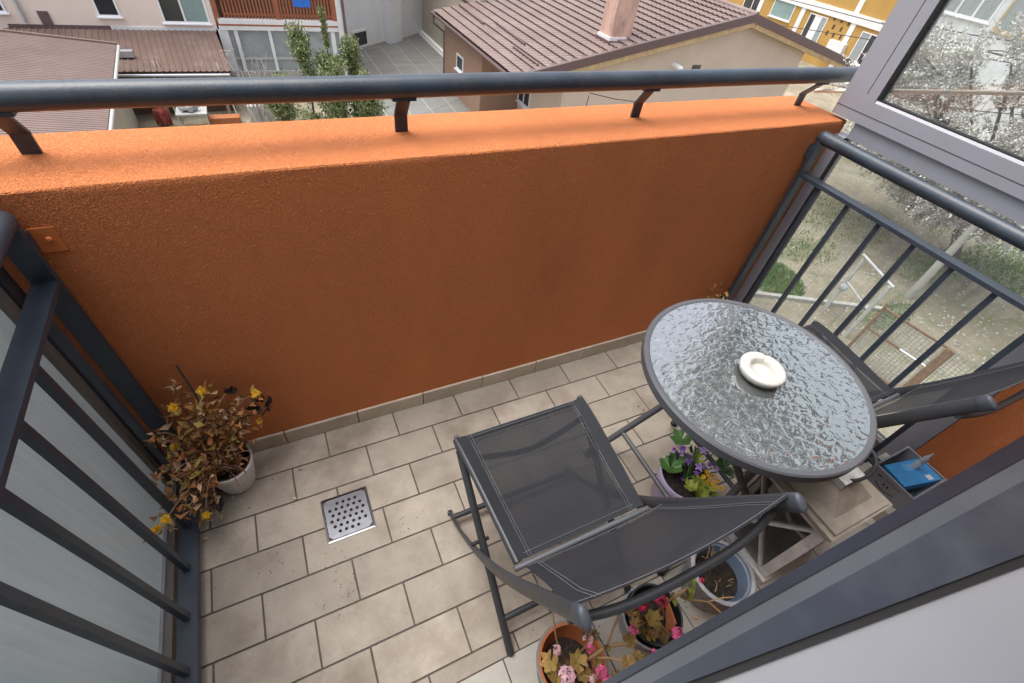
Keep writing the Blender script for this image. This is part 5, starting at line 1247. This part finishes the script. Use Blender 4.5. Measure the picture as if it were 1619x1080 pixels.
tp = ony(398, 84, 18.0); bare_bush((tp.x - 0.1, 18.0, G), 0.7, tp.z - G, 'leafless pale bush in front of the glazed veranda')
# grass and weeds of the yard
b = MB()
def grass(cx, cy, rx, ry, n, L0=0.12):
    for i in range(n):
        a = random.uniform(0, 6.28); r = random.random() ** 0.6; p_ = Vector((cx + math.cos(a) * rx * r, cy + math.sin(a) * ry * r, G))
        L = L0 * random.uniform(0.5, 1.3); b.leaf(p_, Vector((random.uniform(-.6, .6), random.uniform(-.6, .6), 1)), rv(), L, L * 0.22, .1)
for px, py, rx, ry, n in ((1216, 436, 1.1, 1.3, 5200), (1600, 425, 3.0, 1.6, 5000), (1480, 420, 2.5, 1.0, 1400), (1330, 345, 2.5, 2.0, 1600), (1400, 500, 1.5, .5, 900), (1270, 390, 1.6, 1.2, 900)):
    q = onz(px, py, G); grass(q.x, q.y, rx, ry, n)
tag(b.build('grass', 'grass_blade', None), 'patchy short green grass growing on the dirt yard', 'grass', kind='stuff')
b = MB(); random.seed(33)
for i in range(1500):
    q = onz(random.uniform(1170, 1640), random.uniform(330, 620), G); k = random.uniform(0.01, 0.045)
    b.hexa([q + Vector((x * k, y * k * 0.8, (z - .3) * k)) + rv(k * 0.35) for z in (0, 1) for x, y in ((-1, -1), (1, -1), (1, 1), (-1, 1))])
tag(b.build('gravel', 'concrete', None), 'loose stones and rubble scattered over the dirt yard', 'gravel', kind='stuff')
# yard: kerb, carpet frame, globe lamp, post, mesh gate
a = onz(1186, 466, G); c = onz(1400, 492, G)
tag(MB().bar(a + Vector((0, 0, .06)), c + Vector((0, 0, .06)), 0.16, 0.14).build('kerb', 'concrete', None, bev=0.01), 'concrete kerb strip edging the green patch of the dirt yard', 'kerb')
f1 = onz(1305, 485, G); f2 = onz(1335, 532, G)
cf = empty('carpet_frame', 'grey metal carpet-beating frame of two posts and a top bar on dirt', 'frame', loc=f1)
h1 = -5.46 - G
for f in (f1, f2):
    child_of(MB().bar(f, f + Vector((0, 0, h1)), 0.10, 0.10, up=(1, 0, 0)).build('post', 'galv', None, bev=0.01), cf)
child_of(MB().tube([f1 + Vector((0, 0.1, h1 + 0.03)), f2 + Vector((0, -0.1, h1 + 0.03))], 0.045, 10).build('top_bar', 'galv', None, smooth=True), cf)
child_of(MB().tube([f1 + Vector((0, 0, h1 * 0.55)), f2 + Vector((0, 0, h1 * 0.55))], 0.03, 10).build('lower_bar', 'galv', None, smooth=True), cf)
f = onz(1301, 494, G); gl_ = empty('globe_lamp', 'small garden lamp with grey globe on a thin post beside the carpet frame', 'lamp', loc=f)
child_of(MB().tube([f, f + Vector((0, 0, 0.95))], 0.03, 8).build('post', 'galv', None, smooth=True), gl_)
child_of(MB().lathe([(0, 0), (0.06, 0.01), (0.115, 0.07), (0.125, 0.13), (0.10, 0.2), (0.05, 0.24), (0, 0.25)], f + Vector((0, 0, 0.95)), 18).build('globe', 'tarp', None, smooth=True), gl_)
f = onz(1435, 470, G)
tag(MB().tube([f, f + Vector((0, 0.02, 1.9)), f + Vector((0.02, 0.05, 3.75))], [0.13, 0.12, 0.105], 12).build('concrete_post', 'concrete', None, smooth=True), 'plain tapered concrete post standing in the weedy yard', 'post')
g1 = onz(1330, 560, G); g2 = onz(1420, 625, G); hg = 1.9
mg = empty('mesh_gate', 'wire mesh gate with rusty posts and brown rails in the yard', 'gate', loc=g1)
child_of(MB().bar(g1, g1 + Vector((0, 0, hg + .15)), 0.07, 0.07, up=(1, 0, 0)).build('post', 'rust', None), mg)
child_of(MB().bar(g2, g2 + Vector((0, 0, hg)), 0.20, 0.14, up=(1, 0, 0)).build('post', 'rust', None, bev=0.02), mg)
for z, m in ((hg - 0.02, 'rust'), (1.15, 'rust'), (0.1, 'rust')):
    child_of(MB().bar(g1 + Vector((0, 0, z)), g2 + Vector((0, 0, z)), 0.05, 0.06).build('rail', m, None), mg)
m1 = g1 + (g2 - g1) * 0.55 + Vector((-0.03, 0, 1.17)); m2 = g1 + (g2 - g1) * 0.97 + Vector((-0.03, 0, 1.17)); child_of(MB().tube([m1, m2], 0.03, 8).build('white_pipe', 'pvc', None), mg)
b = MB()
g3 = g2 + (g2 - g1) * 0.9
for i in range(34):
    q = g1 + (g3 - g1) * (i / 33); b.bar(q + Vector((0, 0, 0.05)), q + Vector((0, 0, hg)), 0.012, 0.012, up=(1, 0, 0))
for i in range(20):
    z = 0.08 + (hg - 0.1) * i / 19; b.bar(g1 + Vector((0, 0, z)), g3 + Vector((0, 0, z)), 0.010, 0.010)
stuff(child_of(b.build('wire_mesh', 'wire', None), mg))

# --- odds and ends in the yard seen between handrail and parapet
def junk(nm, lab, cat, mb, m, bev=None): return tag(mb.build(nm, m, None, bev=bev), lab, cat)
def J(px, py, z=G): return onz(px, py, z)
q = J(305, 182, -7.0); t_ = empty('work_bench', 'low grey work bench with tarpaulin bundle in the cluttered yard', 'bench', loc=(q.x, q.y, G))
MB().box((-0.55, -0.4, 0.62), (0.55, 0.4, 0.68)).build('top', 'galv', t_)
for x in (-0.5, 0.5):
    for y in (-0.35, 0.35): MB().box((x - .03, y - .03, 0), (x + .03, y + .03, 0.62)).build('leg', 'galv', t_)
def lump(c, r, seed):
    random.seed(seed); b = MB(); bmesh.ops.create_icosphere(b.bm, subdivisions=3, radius=1)
    for v in b.bm.verts:
        k = 0.75 + 0.25 * math.sin(v.co.x * 5 + seed) * math.cos(v.co.y * 4) + random.uniform(-.06, .06); v.co = Vector((v.co.x * r[0] * k, v.co.y * r[1] * k, max(v.co.z, -0.5) * r[2] * k)) + Vector(c)
    return b
junk('tarpaulin_bundle', 'crumpled grey tarpaulin heaped on the work bench', 'tarpaulin', lump((q.x - 0.1, q.y - .05, G + 0.84), (0.42, 0.3, 0.28), 3), 'tarp')
q = J(258, 186, -7.2); junk('red_cloth_heap', 'dark red cloth heaped beside the timber planks', 'cloth', lump((q.x, q.y, G + 0.28), (0.38, 0.26, 0.5), 5), 'red_cloth')
q = J(240, 178); b = MB().box((q.x - 0.75, q.y, G), (q.x + 0.25, q.y + 0.7, G + 0.55)); junk('plywood_crate', 'pale wooden crate under the edge of the metal roof', 'crate', b, 'plank', 0.02)
for px, lean, lab in ((283, .3, 'pale timber plank leaning next to the work bench'), (290, -.2, 'weathered timber plank standing beside the red cloth'), (378, .1, 'timber plank upright near the bare bush')):
    q = J(px, 190); b = MB().bar((q.x, q.y, G), (q.x - 0.25, q.y + 0.9, G + 2.0), 0.16, 0.04, up=(1, lean, 0)); junk('timber_plank', lab, 'plank', b, 'plank')
q = J(355, 188, -7.3); b = MB().box((q.x - 0.6, q.y - 0.2, G), (q.x + 0.6, q.y + 0.25, G + 0.3)); junk('terracotta_trough', 'rust orange rectangular trough on the yard floor', 'trough', b, 'rust_orange', 0.02)
q = J(410, 178, -7.0); b = MB().box((q.x - 0.4, q.y, G), (q.x + 0.5, q.y + 0.6, G + 0.75)); junk('cabinet', 'grey metal cabinet with pale top behind the bare bush', 'cabinet', b, 'galv', 0.02)
q = J(330, 172); b = MB().box((q.x - 1.2, q.y + .5, G), (q.x + 1.2, q.y + 0.62, G + 0.9)); junk('board_fence', 'low dark board fence behind the work bench', 'fence', b, 'dark_wood')

sc.cycles.max_bounces = 8; sc.cycles.diffuse_bounces = 4; sc.cycles.glossy_bounces = 4; sc.cycles.transmission_bounces = 6; sc.cycles.transparent_max_bounces = 16
sc.cycles.caustics_reflective = False; sc.cycles.caustics_refractive = False
